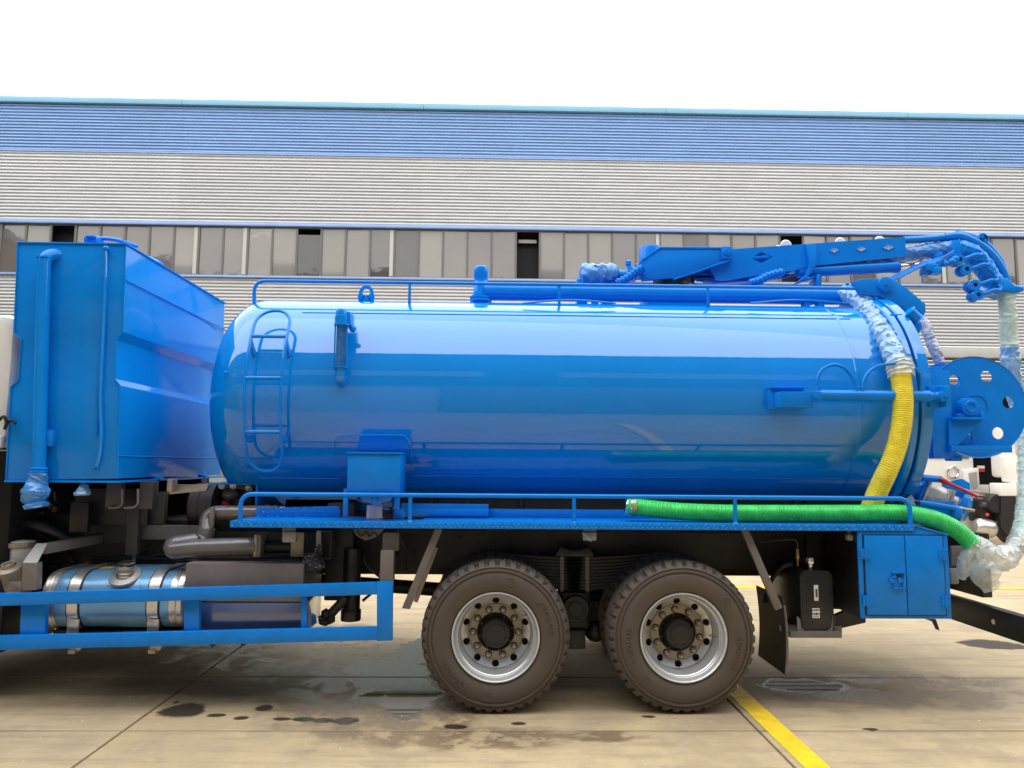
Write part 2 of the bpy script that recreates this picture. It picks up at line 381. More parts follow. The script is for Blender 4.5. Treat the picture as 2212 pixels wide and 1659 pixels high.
for y0, y1 in zip(JY, JY[1:]):
    for x0, x1 in zip(xs, xs[1:]):
        g = .0085; mb = MB(); bm = bmesh.new(); bmesh.ops.create_cube(bm, size=1)
        for v in bm.verts: v.co = V(((x0+x1)/2+v.co.x*(x1-x0-2*g), (y0+y1)/2+v.co.y*(y1-y0-2*g), -.06+v.co.z*.12))
        bmesh.ops.bevel(bm, geom=[e for e in bm.edges if all(v.co.z > -.01 for v in e.verts)], offset=.004, segments=1, affect='EDGES')
        mb.bm(bm).build('concrete_slab', 'concrete', ground, 30)
yx = G(1657, 1580).x
ym = MB().add([(yx, -4.6, .004), (yx+.155, -4.6, .004), (yx+.155, 5.62, .004), (yx, 5.62, .004)], [(0, 1, 2, 3)])
yl = ym.build('yellow_line', 'yline', ground, 0)
MB().add([(yx, 5.62, .004), (26, 5.62, .004), (26, 5.78, .004), (yx, 5.78, .004)], [(0, 1, 2, 3)]).build('yellow_line', 'yline', ground, 0)
# flakes of litter on the slabs near the truck
lm = MB()
for _ in range(28):
    c = G(rnd.uniform(0, 2212), rnd.uniform(1480, 1655)); a = rnd.uniform(0, 6.3); r = rnd.uniform(.004, .013)
    lm.add([(c.x+r*math.cos(a+k*1.57)*(1 if k % 2 else .5), c.y+r*math.sin(a+k*1.57)*(1 if k % 2 else .5), .004+.004*rnd.random()) for k in range(4)], [(0, 1, 2, 3)])
o = lm.build('litter_flakes', 'sticker', None, 0); o['kind'] = 'stuff'; o['label'] = 'tiny pale flakes scattered on the concrete'
for _ in range(0): pass

# ------------------------------------------------------------------ warehouse behind the truck
YB = 18.5
zb = lambda dy: P(1106, dy, YB).z
Z_TOP, Z_FAS, Z_BLUE, Z_HEAD, Z_SILL, Z_LOW, Z_BEAM = zb(231), zb(243), zb(343), zb(497.5), zb(603.5), zb(738), zb(762)
X0, X1 = -26.0, 26.0
wh = empty('warehouse', (0, YB, 0), 'long warehouse with blue and grey corrugated cladding and a ribbon of windows', 'building')
def corr(x0, x1, z0, z1, y, pitch=.109, dep=.042):
    mb = MB(); prof = []; n = max(1, round((z1-z0)/pitch)); p = (z1-z0)/n
    for i in range(n):
        z = z0+i*p
        for a, d in ((0, 0), (.22, 0), (.26, .5), (.32, .88), (.42, 1), (.60, .96), (.76, .72), (.9, .3), (.98, .02)):
            prof.append((y-d*dep, z+a*p))
    prof.append((y, z1)); m = len(prof)
    mb.add([(x0, a, b) for a, b in prof]+[(x1, a, b) for a, b in prof], [(i, i+1, m+i+1, m+i) for i in range(m-1)])
    return mb
joints = [X0]+[P(dx, 300, YB).x for dx in (-131, 393, 915, 1437, 1958, 2480)]+[X1]
for i, (a, b) in enumerate(zip(joints, joints[1:])):
    d = .004*(i % 2)
    corr(a-.03, b+.03, Z_BLUE+.004, Z_FAS, YB-d).build('cladding_sheet', 'cladblue', wh, 60)
    corr(a-.03, b+.03, Z_HEAD+.09, Z_BLUE-.004, YB+.006-d).build('cladding_sheet', 'cladgrey', wh, 60)
    corr(a-.03, b+.03, Z_LOW, Z_SILL-.06, YB+.006-d).build('cladding_sheet', 'cladgrey', wh, 60)
    MB().box((a+.004, YB-.16, Z_FAS+.003), (b-.004, YB+.3, Z_TOP), .01).build('roof_edge', 'fascia', wh)
MB().box((X0, YB-.07, Z_BLUE-.02), (X1, YB-.04, Z_BLUE+.02)).build('trim_strip', 'flash', wh, 0)
MB().box((X0, YB-.10, Z_HEAD), (X1, YB+.2, Z_HEAD+.10), .01).build('window_head', 'flash', wh)
MB().box((X0, YB-.11, Z_SILL-.075), (X1, YB+.2, Z_SILL-.003), .01).build('window_sill', 'flash', wh)
MB().box((X0, YB+.5, Z_SILL-.3), (X1, YB+.6, Z_TOP-.3)).build('dark_backing', 'void', wh, 0)  # near-black sheet coloured as the unlit inside behind open windows
MB().add([(X0, YB+.1, Z_TOP-.06), (X1, YB+.1, Z_TOP-.06), (X1, YB+30, Z_TOP+.4), (X0, YB+30, Z_TOP+.4)], [(0, 1, 2, 3)]).build('roof', 'cladgrey', wh, 0)
MB().box((X0, YB-.02, Z_BEAM), (X1, YB+.3, Z_LOW-.01), .012).build('lintel_beam', 'beam', wh)
pit = 53.62*S/(FPX/(YB+DCAM)); xo = P(108, 520, YB).x
k0 = int((X0-xo)/pit); k1 = int((X1-xo)/pit)
pane_me = {}
for kind in ('pane', 'paneb', 'paned'):
    pane_me[kind] = MB().box((-pit/2+.02, -.004, -(Z_HEAD-Z_SILL)/2), (pit/2-.02, .004, (Z_HEAD-Z_SILL)/2)).data('pane', MT[kind], 0)
fr = MB()
for sx in (-1, 1): fr.box((sx*pit/2-(.034 if sx > 0 else -.002), -.03, -(Z_HEAD-Z_SILL)/2+.002), (sx*pit/2-(.002 if sx > 0 else -.034), .03, (Z_HEAD-Z_SILL)/2-.002))
fr.box((-pit/2+.03, -.02, (Z_HEAD-Z_SILL)/2-.045), (pit/2-.03, .02, (Z_HEAD-Z_SILL)/2-.004))
fr.box((-pit/2+.03, -.02, -(Z_HEAD-Z_SILL)/2+.004), (pit/2-.03, .02, -(Z_HEAD-Z_SILL)/2+.04))
fr_me = fr.data('window', MT['mull'], 0)
OPEN = (0, 19, 30, -14); HALF = (10,); DARK = {10, 14, -1, 26, -3}; PALE = {-1, 5, 9, 11, 12, 20, 22, 29, 34, 38, -5, 15}
cmb = []
for k in range(k0, k1):
    cx = xo+(k+.5)*pit; cz = (Z_HEAD+Z_SILL)/2
    w = bpy.data.objects.new('window', fr_me); COL.objects.link(w); w.parent = wh; w.location = (cx, .03, cz)
    if k in OPEN:
        if k == 19: MB().box((cx-.3, YB+.3, Z_HEAD-.33), (cx+.3, YB+.36, Z_HEAD-.22)).build('inside_lamp', 'column', w, 0)
        continue
    p = bpy.data.objects.new('pane', pane_me['paneb' if k in PALE else 'paned' if k in DARK else 'pane']); COL.objects.link(p); p.parent = w
    p.rotation_euler = (math.radians(rnd.gauss(0, .55)), 0, math.radians(rnd.gauss(0, .9)))
    p.location = (0, .012, 0)
    if k in HALF: p.location.z = -.24
    if k in (5, 7, 13, 24, 36):
        MB().box((cx+pit/2-.15, YB-.006, Z_SILL+.05), (cx+pit/2-.035, YB+.032, Z_HEAD-.055)).build('sash_frame', 'column', w, 0)
# ground floor: block piers, doors, open bays
def pier(x0, x1):
    b0 = MB().box((x0, YB+.04, 0), (x1, YB+.3, Z_BEAM-.004)).build('pier', 'joint', wh, 0)
    me = None; h = .42; z = .01; r = 0
    while z+h < Z_BEAM:
        x = x0-(.3 if r % 2 else 0)
        while x < x1:
            a, b = max(x+.008, x0+.008), min(x+.8, x1-.008)
            if b-a > .05: MB().box((a, YB+.02, z+.008), (b, YB+.2, z+h), .006).build('block', 'brick', b0)
            x += .808
        z += h+.008; r += 1
pier(-11.6, -8.2); pier(-1.6, -.4)
for x0, x1, m in ((-25.5, -11.6, 'shut'), (-8.2, -1.6, 'door'), (-.4, 7.2, 'shut')):
    z = .01
    d = MB().box((x0+.02, YB+.2, .01), (x1-.02, YB+.25, Z_BEAM-.01)).build('door', m, wh, 0)
    sl = MB(); k = max(1, round((x1-x0)/3.6))
    for q in range(k):
        sl = MB().box((x0+.03+(x1-x0-.06)*q/k+.012, YB+.15, .02), (x0+.03+(x1-x0-.06)*(q+1)/k-.012, YB+.198, Z_BEAM-.02), .01)
        sl.build('door_panel', m, d)
pier(7.2, 8.3); pier(24.5, 25.6)
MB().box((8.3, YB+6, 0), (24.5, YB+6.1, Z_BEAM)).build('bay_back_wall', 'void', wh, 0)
sh = MB(); z = Z_BEAM-1.0
while z < Z_BEAM-.05: sh.box((8.32, YB+.12, z), (24.48, YB+.2, z+.10), .012); z += .115
sh.build('rolled_shutter', 'shut', wh)

# ------------------------------------------------------------------ warehouse across the yard, behind the camera: it is what the tank mirrors
YO = -9.7
op = empty('facing_warehouse', (0, YO, 0), 'weathered warehouse across the yard, mirrored in the tank flank', 'building')
MB().box((-60, YO-14, 0), (60, YO, 14.6)).build('wall', 'opp', op, 0)
MB().box((-60, YO+.001, 0), (60, YO+.06, 5.2)).build('reflection_band', 'opplow', op, 0)  # paler band added so its reflection in the tank fades gradually
MB().box((-60.1, YO-14, 14.62), (60.1, YO+.25, 15.0), .02).build('roof_edge', 'flash', op)
for i in range(14):
    x = -56+i*8.2
    w = MB().box((x, YO-.04, 7.2), (x+6.6, YO+.06, 8.6)).build('window', 'mull', op, 0)
    MB().box((x+.08, YO+.063, 7.3), (x+6.5, YO+.075, 8.5)).build('pane', 'pane', w, 0)
    MB().box((x+.6, YO-.04, .01), (x+5.6, YO+.09, 4.8)).build('door', 'shut' if i % 3 else 'beam', op, 0)

for nm, x0, x1, lb in (('end_sky_block', -44, -22.5, 'unseen grey block added at the cab end of the yard against low sky light'), ('end_sky_block', 31, 52, 'unseen grey block added at the boom end of the yard against low sky light')):
    ew = empty(nm, ((x0+x1)/2, 4, 0), lb, 'building')  # unseen block added to keep low sky light from under the truck
    MB().box((x0, YO+1.5, 0), (x1, YB-1.5, 12)).build('wall', 'opp', ew, 0)
    MB().box((x0-.2, YO+1.3, 12.01), (x1+.2, YB-1.3, 12.4), .02).build('roof_edge', 'flash', ew)
# ------------------------------------------------------------------ parked trucks in the right background
def cab_truck_a():
    Y = 12.2; t = empty('parked_truck', P(2000, 1171, Y), 'white truck cab parked facing out, beside the hose reel bracket', 'truck', 'trucks parked behind the tanker')
    a = P(1885, 1150, Y); b = P(2103, 930, Y)
    x0, x1, zt = a.x, b.x, 3.05; zl = P(2050, 1152, Y).z
    cab = MB().box((x0, Y+.02, .95), (x1, Y+2.2, zt), .09).build('cab', 'white', t)
    MB().box((x0+.14, Y-.01, 1.98), (x1-.14, Y+.03, 2.85), .05).build('windscreen', 'pane', cab)
    bp = MB().box((x0+.02, Y-.12, zl), (x1-.015, Y+.3, .92), .05).build('bumper', 'white', t)
    MB().box((x0+.4, Y-.13, zl+.1), (x1-.55, Y-.1, zl+.4), .02).build('bumper_opening', 'black', bp)
    pbox(MB(), 1900, 1066, 2064, 1093, Y-.03, .06, .02).build('grille', 'dkgrey', t)
    pbox(MB(), 1900, 1060, 2066, 1065, Y-.045, .05, .006).build('grille_bar', 'steel', t)
    for q in range(4): pbox(MB(), 2030-q*28, 1054, 2050-q*28, 1058, Y-.03, .05, .006).build('grille_slot', 'black', t)
    e = P(2058, 1020, Y)
    MB().lathe([(.13, 0), (.145, -.03), (.125, -.04), (.11, -.02), (.11, 0)], (e.x, Y-.0, e.z), (0, 1, 0), 24).build('emblem_ring', 'chrome', t)
    MB().prism(pp([(2082, 1016), (2114, 1010), (2118, 1060), (2108, 1090), (2090, 1100)], Y-.05), (0, .1, 0), .02).build('corner_panel', 'white', t)
    MB().prism(pp([(2092, 1022), (2110, 1019), (2112, 1050), (2100, 1068)], Y-.062), (0, .02, 0)).build('corner_vent', 'beam', t)
    MB().prism(pp([(2070, 1112), (2112, 1108), (2112, 1150), (2070, 1152)], Y-.14), (0, .02, 0), .01).build('headlight', 'sticker', t)
    for sx in (x0+.35, x1-.35):
        MB().lathe([(.2, -.15), (.44, -.15), (.5, -.1), (.5, .1), (.44, .15), (.2, .15)], (sx, Y+1.2, .5), (1, 0, 0), 28).build('wheel', 'rubber', t)
    MB().box((x0+.7, Y+2.1, .6), (x1-.7, Y+5.5, .95), .02).build('frame_rail', 'black', t)
    MB().box((x1+.02, Y+1.3, .9), (x1+.14, Y+1.42, 2.2), .02).build('exhaust_guard', 'beam', t)
    pbox(MB(), 2112, 1006, 2127, 1012, Y+.6, .02, 0).build('side_plate', 'sticker', t)
    pbox(MB(), 2112, 1013, 2127, 1019, Y+.6, .02, 0).build('red_plate', 'red', t)
    pbox(MB(), 2116, 1047, 2137, 1068, Y+.6, .03, .004).build('licence_plate', 'sticker', t)
    return t
cab_truck_a()
def cab_truck_b():
    Y = 11.2; t = empty('parked_truck', P(2190, 1171, Y), 'white truck with silver air tank and black fender, behind the hanging wrapped hose', 'truck', 'trucks parked behind the tanker')
    x0 = P(2166, 900, Y).x
    cab = MB().box((x0, Y, 1.55), (x0+2.2, Y+.55, 3.1), .08).build('cab', 'white', t)
    MB().prism(pp([(2168, 985), (2220, 985), (2220, 1062), (2176, 1040)], Y-.02), (0, .2, 0), .02).build('cab_step', 'white', t)
    pbox(MB(), 2162, 1044, 2230, 1072, Y-.1, .4, .03).build('fender_top', 'white', t)
    MB().prism(pp([(2164, 1073), (2230, 1073), (2230, 1110), (2204, 1118), (2192, 1165), (2178, 1160), (2162, 1140)], Y-.05), (0, .5, 0), .015).build('fender', 'black', t)
    c = P(2212, 1128, Y+.05)
    w = MB().lathe([(.22, 0), (.25, -.03), (.34, -.04), (.45, -.03), (.5, .02), (.52, .06), (.52, .24), (.46, .28), (.22, .28)], (c.x, Y+.12, .52), (0, 1, 0), 40).build('wheel', 'rubber', t)
    MB().lathe([(.0, .02), (.1, .02), (.16, .1), (.22, .02)], (c.x, Y+.12, .52), (0, 1, 0), 24).build('rim', 'rim', w)
    MB().box((x0-3.2, Y+.6, .85), (x0+1.5, Y+.72, 1.12), .01).build('frame_rail', 'black', t)
    MB().box((x0-3.2, Y+1.6, .85), (x0+1.5, Y+1.72, 1.12), .01).build('frame_rail', 'black', t)
    for q, yy in enumerate((1064, 1072, 1078)): MB().tube([P(2100, yy-4, Y+.3), P(2165, yy+6, Y+.3)], .022, 8).build('brake_pipe', 'steel', t)
    pbox(MB(), 2120, 1080, 2158, 1128, Y+.2, .5, .03).build('battery_box', 'black', t)
    a, b = P(2120, 1090, Y+.1), P(2150, 1092, Y+.1); MB().cyl(a, b, .06, 14).build('muffler_pipe', 'dkgrey', t)
    a = P(2150, 1088, Y+.1); MB().lathe([(0, -.1), (.2, -.1), (.22, -.06), (.22, .1), (0, .12)], a, (0, 1, 0), 24).build('drum_filter', 'black', t)
    a, b = P(2108, 1137, Y+.05), P(2146, 1144, Y+.05); ax = b-a
    MB().lathe([(0, -.03), (.12, -.03), (.185, .03), (.2, .08), (.2, ax.length-.08), (.185, ax.length-.03), (.12, ax.length+.03), (0, ax.length+.03)], a, ax, 24).build('air_tank', 'silver', t)
    MB().ball(P(2133, 1112, Y), .04, n=8).build('drain_valve', 'red', t)
    vm = MB()
    for _ in range(14): vm.ball(P(rnd.uniform(2150, 2164), rnd.uniform(1128, 1152), Y), rnd.uniform(.02, .05), n=6)
    vm.build('valve_block', 'black', t)
    return t
cab_truck_b()
# ------------------------------------------------------------------ the tanker
truck = empty('suction_tanker_truck', (0, 1.25, 0), 'blue vacuum tanker truck with tandem wheels, side ladder and boom on top', 'truck')
YA = 1.25                           # middle plane of the truck
def el(dy):
    d = ray(1082, dy); return math.atan2(d.z, d.y)
e0, e1 = el(654), el(1099)
ZC = HCAM+(YA+DCAM)*math.tan((e0+e1)/2); RT = (YA+DCAM)/math.cos((e0+e1)/2)*math.sin((e0-e1)/2)
def T(dx, dy, dr=0):                # photo point -> point on the tank's flank (dr outside it)
    d = ray(dx, dy); r = RT+dr; oy, oz = CAM.y-YA, CAM.z-ZC
    a = d.y**2+d.z**2; b = oy*d.y+oz*d.z; c = oy*oy+oz*oz-r*r; q = b*b-a*c
    if q < 0: t = -b/a
    else: t = (-b-math.sqrt(q))/a
    return CAM+d*t
def tang(x, ang, dr=0):             # point on the flank at x and elevation angle from the axis (0 = facing the camera)
    return V((x, YA-(RT+dr)*math.cos(ang), ZC+(RT+dr)*math.sin(ang)))
XL = T(520, 850).x; XR = T(1958, 860).x; XF = XR+.02
# --- tank shell
HD = .43
head = [(0.001, -HD)]+[(RT*math.sin(math.radians(a))**.82, -HD*math.cos(math.radians(a))**.85) for a in range(4, 90, 4)]
prof = head+[(RT, 0)]+[(RT, (XR-XL)*k/12) for k in range(1, 13)]
bm = bmesh.new(); mb = MB().lathe(prof, (XL, YA, ZC), (1, 0, 0), 128)
me = mb.data('tmp', MT['tank']); bm.from_mesh(me); bpy.data.meshes.remove(me)
zcut = P(500, 1043, .8).z; xcut = P(558, 1042, .7).x
bmesh.ops.bisect_plane(bm, geom=bm.verts[:]+bm.edges[:]+bm.faces[:], plane_co=(xcut, 0, 0), plane_no=(1, 0, 0))
g = [f for f in bm.faces if f.calc_center_median().x < xcut]
g = list({e for f in g for e in f.edges} | {v for f in g for v in f.verts} | set(g))
bmesh.ops.bisect_plane(bm, geom=g, plane_co=(0, 0, zcut), plane_no=(0, 0, 1))
bmesh.ops.delete(bm, geom=[f for f in bm.faces if f.calc_center_median().x < xcut and f.calc_center_median().z < zcut], context='FACES')
mb = MB().bm(bm); tank = mb.build('tank', 'tank', truck, 40)
hw = math.sqrt(max(.01, RT**2-(ZC-zcut)**2))
MB().box((XL-.36, YA-hw+.02, zcut-.012), (xcut, YA+hw-.02, zcut-.001), .004).build('floor_plate', 'blue', tank)
MB().box((xcut-.005, YA-hw, ZC-RT), (xcut+.012, YA+hw, zcut-.002), .004).build('step_plate', 'blue', tank)
def band(x, w, dr, name, m='tank', a0=0, a1=360, inner=None):
    mb = MB(); n = 96; r0 = RT-.01 if inner is None else inner
    mb.lathe([(r0, 0), (RT+dr-.006, 0), (RT+dr, .006), (RT+dr, w-.006), (RT+dr-.006, w), (r0, w)], (x, YA, ZC), (1, 0, 0), n)
    return mb.build(name, m, tank, 30)
band(T(1858, 870).x-.015, .03, .006, 'tank_band')
# long seams
for dy, x0, x1, lap in ((682, 650, 1830, 1), (1033, 560, 735, 0), (1031, 890, 1880, 0), (960, 640, 730, 0), (958, 890, 1850, 0)):
    pts = [T(x0+(x1-x0)*k/10, dy, .001) for k in range(11)]
    a = math.atan2(pts[5].z-ZC, YA-pts[5].y)
    q = [tang(pts[0].x+(pts[-1].x-pts[0].x)*k/4, a, .0015) for k in range(5)]
    MB().tube(q, .005 if lap else .0035, 6).build('weld_seam', 'tank', tank)
# weld line round the manhole pad and its plate
pad = [(721, 975), (722, 955), (730, 944), (748, 940), (860, 940), (876, 945), (886, 962), (888, 985), (888, 1035)]
MB().tube(cr([T(x, y, .002) for x, y in pad], 4), .006, 6).build('weld_seam', 'tank', tank)
MB().tube([T(721, 975, .002), T(724, 1050, .002)], .003, 6).build('weld_seam', 'tank', tank)
MB().ball(T(487, 1468/1.823, .0), .014).build('bolt', 'blue', tank)
# --- rear ring and door
dx = .0
ring = MB().lathe([(RT-.02, 0), (RT+.075, 0), (RT+.085, .01), (RT+.085, .055), (RT+.075, .065), (RT-.02, .065)], (XR-.01, YA, ZC), (1, 0, 0), 128).build('rear_flange', 'tank', truck, 30)
MB().lathe([(RT+.03, 0), (RT+.03, .02)], (XR+.055, YA, ZC), (1, 0, 0), 96).build('gasket', 'black', ring)
d = [(RT-.02, .0), (RT+.08, 0), (RT+.09, .012), (RT+.09, .085), (RT+.07, .10), (RT+.0, .105)]+[(RT*math.cos(math.radians(a))*.98, .105+.17*math.sin(math.radians(a))) for a in range(6, 90, 7)]+[(.001, .275)]
door = MB().lathe(d, (XR+.075, YA, ZC), (1, 0, 0), 128).build('rear_door', 'tank', truck, 30)
XD = XR+.18
# clamps along the flange
for dx_, dy_ in ((1928, 684), (1930, 712)):
    c = P(dx_, dy_, .62); 
    MB().prism(pp([(dx_-22, dy_+16), (dx_-4, dy_-6), (dx_+22, dy_-6), (dx_+22, dy_-2), (dx_+12, dy_), (dx_+2, dy_+12), (dx_-10, dy_+26)], .55), (0, .16, 0), .003).build('door_clamp', 'blue', door)
MB().prism(pp([(1900, 715), (1946, 705), (1952, 735), (1935, 745)], .62), (0, .2, 0), .004).build('clamp_seat', 'blue', door)
a, b = P(1962, 672, .55), P(1982, 690, .55)
MB().lathe([(0, 0), (.052, 0), (.058, .01), (.048, .02), (.048, (b-a).length), (.056, (b-a).length+.01), (0, (b-a).length+.012)], a, b-a, 20).build('vent_stub', 'blue', door)
MB().prism(pp([(1968, 700), (1990, 696), (1992, 706), (1978, 738), (1972, 728)], .6), (0, .05, 0), .003).build('stub_bracket', 'blue', door)
# --- saddle under the tank
x0, x1 = P(600, 1080, .6).x, P(1900, 1080, .6).x
MB().box((x0, .80, ZC-RT-.02), (x1, 1.70, ZC-RT+.10), .01).build('tank_saddle', 'tank', truck)
MB().prism([(xcut+.01, .80, zcut-.02), (xcut+.25, .80, ZC-RT-.02), (x0+.6, .80, ZC-RT-.02), (x0+.6, .80, zcut-.02)], (0, .9, 0)).build('saddle_web', 'tank', truck, 0)
MB().box((x0, .72, 1.30), (x1+.6, .86, ZC-RT-.01), .006).build('subframe_rail', 'chassis', truck)
MB().box((x0, 1.64, 1.30), (x1+.6, 1.78, ZC-RT-.01), .006).build('subframe_rail', 'chassis', truck)
# --- rail along the top
Yr = .88; rail = corner(pp([(549, 660), (547, 640), (556, 612), (1208, 616), (1872, 612.5), (1889, 640), (1889, 655)], Yr), .1, 7)
zr = P(1208, 615, Yr).z
rail = corner([V((P(549, 660, Yr).x, Yr, ZC+math.sqrt(RT**2-(YA-Yr)**2)-.02)), V((P(548, 640, Yr).x, Yr, zr)), V((P(1880, 615, Yr).x, Yr, zr)), V((P(1893, 640, Yr).x, Yr, zr-.12))], .11, 7)
tr = MB().tube(rail, .0155, 12).build('top_rail', 'blue', truck)
for xx in (885, 1208, 1529):
    q = P(xx, 630, Yr); zb_ = ZC+math.sqrt(RT**2-(YA-Yr)**2)-.01
    MB().box((q.x-.012, Yr-.008, zb_), (q.x+.012, Yr+.008, zr-.008), .002).build('rail_post', 'blue', tr)
# lifting lug
q = P(791, 651, YA-.1); lug = MB(); zt = ZC+RT-.01
w = .095; s_ = [(-w, 0), (-w*.62, .09)]+arc2(0, .095, .056, .06, 170, 10, 8)+[(w*.62, .09), (w, 0)]
bmv = [(x, z) for x, z in s_]
# plate with an eye: ring of quads between outline and hole
outl = []; hole = []
N = 28
for k in range(N):
    t = 2*math.pi*k/N; c, s2 = math.cos(t), math.sin(t)
    hole.append((.034*c, .088+.034*s2))
    if s2 >= 0: outl.append((.064*c, .088+.064*s2))
    else:
        zz = .088*(1+s2) if abs(s2) > .05 else .088
        outl.append(((.064+.034*min(1, -s2*1.3))*c if abs(c) > .3 else .26*c, max(0, .088+.11*s2)))
vs = []
for yy in (q.y-.01, q.y+.01):
    vs += [(q.x+x, yy, zt+z) for x, z in outl]+[(q.x+x, yy, zt+z) for x, z in hole]
fs = []
for k in range(N):
    j = (k+1) % N
    fs += [(k, j, N+j, N+k), (2*N+k, 3*N+k, 3*N+j, 2*N+j), (k, 2*N+k, 2*N+j, j), (N+k, N+j, 3*N+j, 3*N+k)]
MB().add(vs, fs).build('lifting_lug', 'blue', tank)
# --- pipe along the top
Yp = 1.25
a, b = P(1046, 634, Yp), P(1815, 634, Yp); zp = P(1400, 634, Yp).z; a.z = b.z = zp
rp = abs(P(1400, 615.5, Yp).z-P(1400, 652, Yp).z)/2
pipe = MB().tube(corner([V((a.x, Yp, zp)), V((b.x, Yp, zp)), V((b.x+.13, Yp-.09, zp-.03))], .15), rp, 24).build('suction_pipe', 'blue', truck)
st = P(1040, 630, Yp+.02)
MB().lathe([(.0, .24), (.045, .235), (.062, .22), (.066, .2), (.066, .13), (.063, .125), (.063, .08), (.068, .07), (.068, -.14), (.06, -.18)], (st.x-.005, Yp, zp), (0, 0, 1), 20).build('pipe_riser', 'blue', pipe)
MB().lathe([(.07, 0), (.10, 0), (.10, .025), (.07, .025)], (st.x-.005, Yp, zp-.10), (0, 0, 1), 24).build('pipe_flange', 'blue', pipe)
MB().lathe([(.07, 0), (.10, 0), (.10, .02), (.07, .02)], (st.x-.005, Yp, zp-.07), (0, 0, 1), 24).build('pipe_flange', 'blue', pipe)
pbox(MB(), 1022, 634, 1030, 650, Yp-.06, .08).build('valve_handle', 'blue', pipe)
for xx in (1285, 1740, 1770):
    q = P(xx, 640, Yp); MB().box((q.x-.03, Yp-.04, ZC+RT-.06), (q.x+.03, Yp+.05, zp-rp+.015), .006).build('pipe_support', 'blue', pipe)
for x0_, x1_ in ((1130, 1330), (1620, 1830)):
    MB().tube(cr([P(x0_, 655, .8), P((x0_+x1_)/2, 648, .8), P(x1_, 655, .8)], 8), .008, 6).build('cable', 'blue', pipe)
# --- ladder
xa, xb = T(528, 850, .11).x, T(606.5, 850, .11).x
def ang(dy, dr=.11):
    p = T(570, dy, dr); return math.atan2(p.z-ZC, YA-p.y)
at, ab = ang(671), ang(1018)
loop = []
n = 26; cr_a = .16
xm, am = (xa+xb)/2, (at+ab)/2; hx, ha = (xb-xa)/2, (at-ab)/2
for k in range(n+1): loop.append((xa, ab+cr_a+(at-ab-2*cr_a)*k/n))
loop += [(xa+.13*(1-math.cos(t)), at-cr_a+cr_a*math.sin(t)) for t in [math.pi/2*k/8 for k in range(1, 9)]]
loop += [(xb-.13*(1-math.sin(t)), at-cr_a+cr_a*math.cos(t)) for t in [math.pi/2*k/8 for k in range(0, 9)]]
for k in range(1, n+1): loop.append((xb, at-cr_a-(at-ab-2*cr_a)*k/n))
loop += [(xb-.13*(1-math.cos(t)), ab+cr_a-cr_a*math.sin(t)) for t in [math.pi/2*k/8 for k in range(1, 9)]]
loop += [(xa+.13*(1-math.sin(t)), ab+cr_a-cr_a*math.cos(t)) for t in [math.pi/2*k/8 for k in range(0, 9)]]
ladder = MB().tube([tang(x, a, .11) for x, a in loop], .0125, 10, caps=False).build('ladder', 'blue', truck)
for dy in (726.5, 816.5, 933):
    a = ang(dy); MB().tube([tang(xa, a, .11), tang(xb, a, .11)], .0145, 10).build('rung', 'blue', ladder)
for dy in (733, 940):
    a = ang(dy)
    for x in (xa, xb):
        MB().prism([tang(x-.012, a, .105), tang(x+.012, a, .105), tang(x+.02, a-.05, -.005), tang(x-.0, a-.05, -.005)], tang(x, a-.05, .1)-tang(x, a, .1)).build('stand_off', 'blue', ladder)
# --- sight gauge
Yg = T(738, 800, .05).y-.03; gx = P(736, 740, Yg).x
zt, z1, z2, z3 = P(738, 671, Yg).z, P(738, 703, Yg).z, P(738, 795, Yg).z, P(738, 828, Yg).z
ga = MB().box((gx-.055, Yg+.03, z1+.01), (gx+.062, Yg+.2, zt), .006).build('sight_gauge', 'blue', truck)
MB().lathe([(0, 0), (.035, 0), (.042, -.012), (.042, -.05), (.048, -.055), (.048, z1-zt)], (gx-.005, Yg+.01, zt+.012), (0, 0, 1), 20).build('gauge_head', 'blue', ga)
for z in (z1, z2): MB().lathe([(0, 0), (.058, 0), (.058, .012), (0, .012)], (gx, Yg+.01, z), (0, 0, 1), 24).build('gauge_flange', 'blue', ga)
MB().cyl((gx, Yg+.01, z1), (gx, Yg+.01, z2+.012), .036, 24).build('gauge_tube', 'glass', ga)
for s1 in (-1, 1): MB().cyl((gx+s1*.046, Yg+.0, z1), (gx+s1*.046, Yg+.0, z2), .006, 8).build('tie_rod', 'blue', ga)
rb = MB()
for k in range(40):
    z = z2+.02+(z1-z2-.04)*k/39; rb.lathe([(.036, 0), (.0385, .003), (.036, .006)], (gx, Yg+.01, z), (0, 0, 1), 16)
rb.build('gauge_ribs', 'glass', ga)
MB().tube(corner([(gx, Yg+.01, z2), (gx, Yg+.01, z3+.03), (gx+.01, Yg+.22, z3-.03)], .08, 8), .042, 18).build('gauge_elbow', 'tank', ga)
MB().ball((gx+.075, Yg+.08, z1-.01), .03, n=10).build('valve_knob', 'blue', ga)
MB().lathe([(0, 0), (.05, 0), (.05, .05), (0, .05)], (gx, Yg+.16, z3), (0, 1, -.2), 20).build('gauge_flange', 'blue', ga)

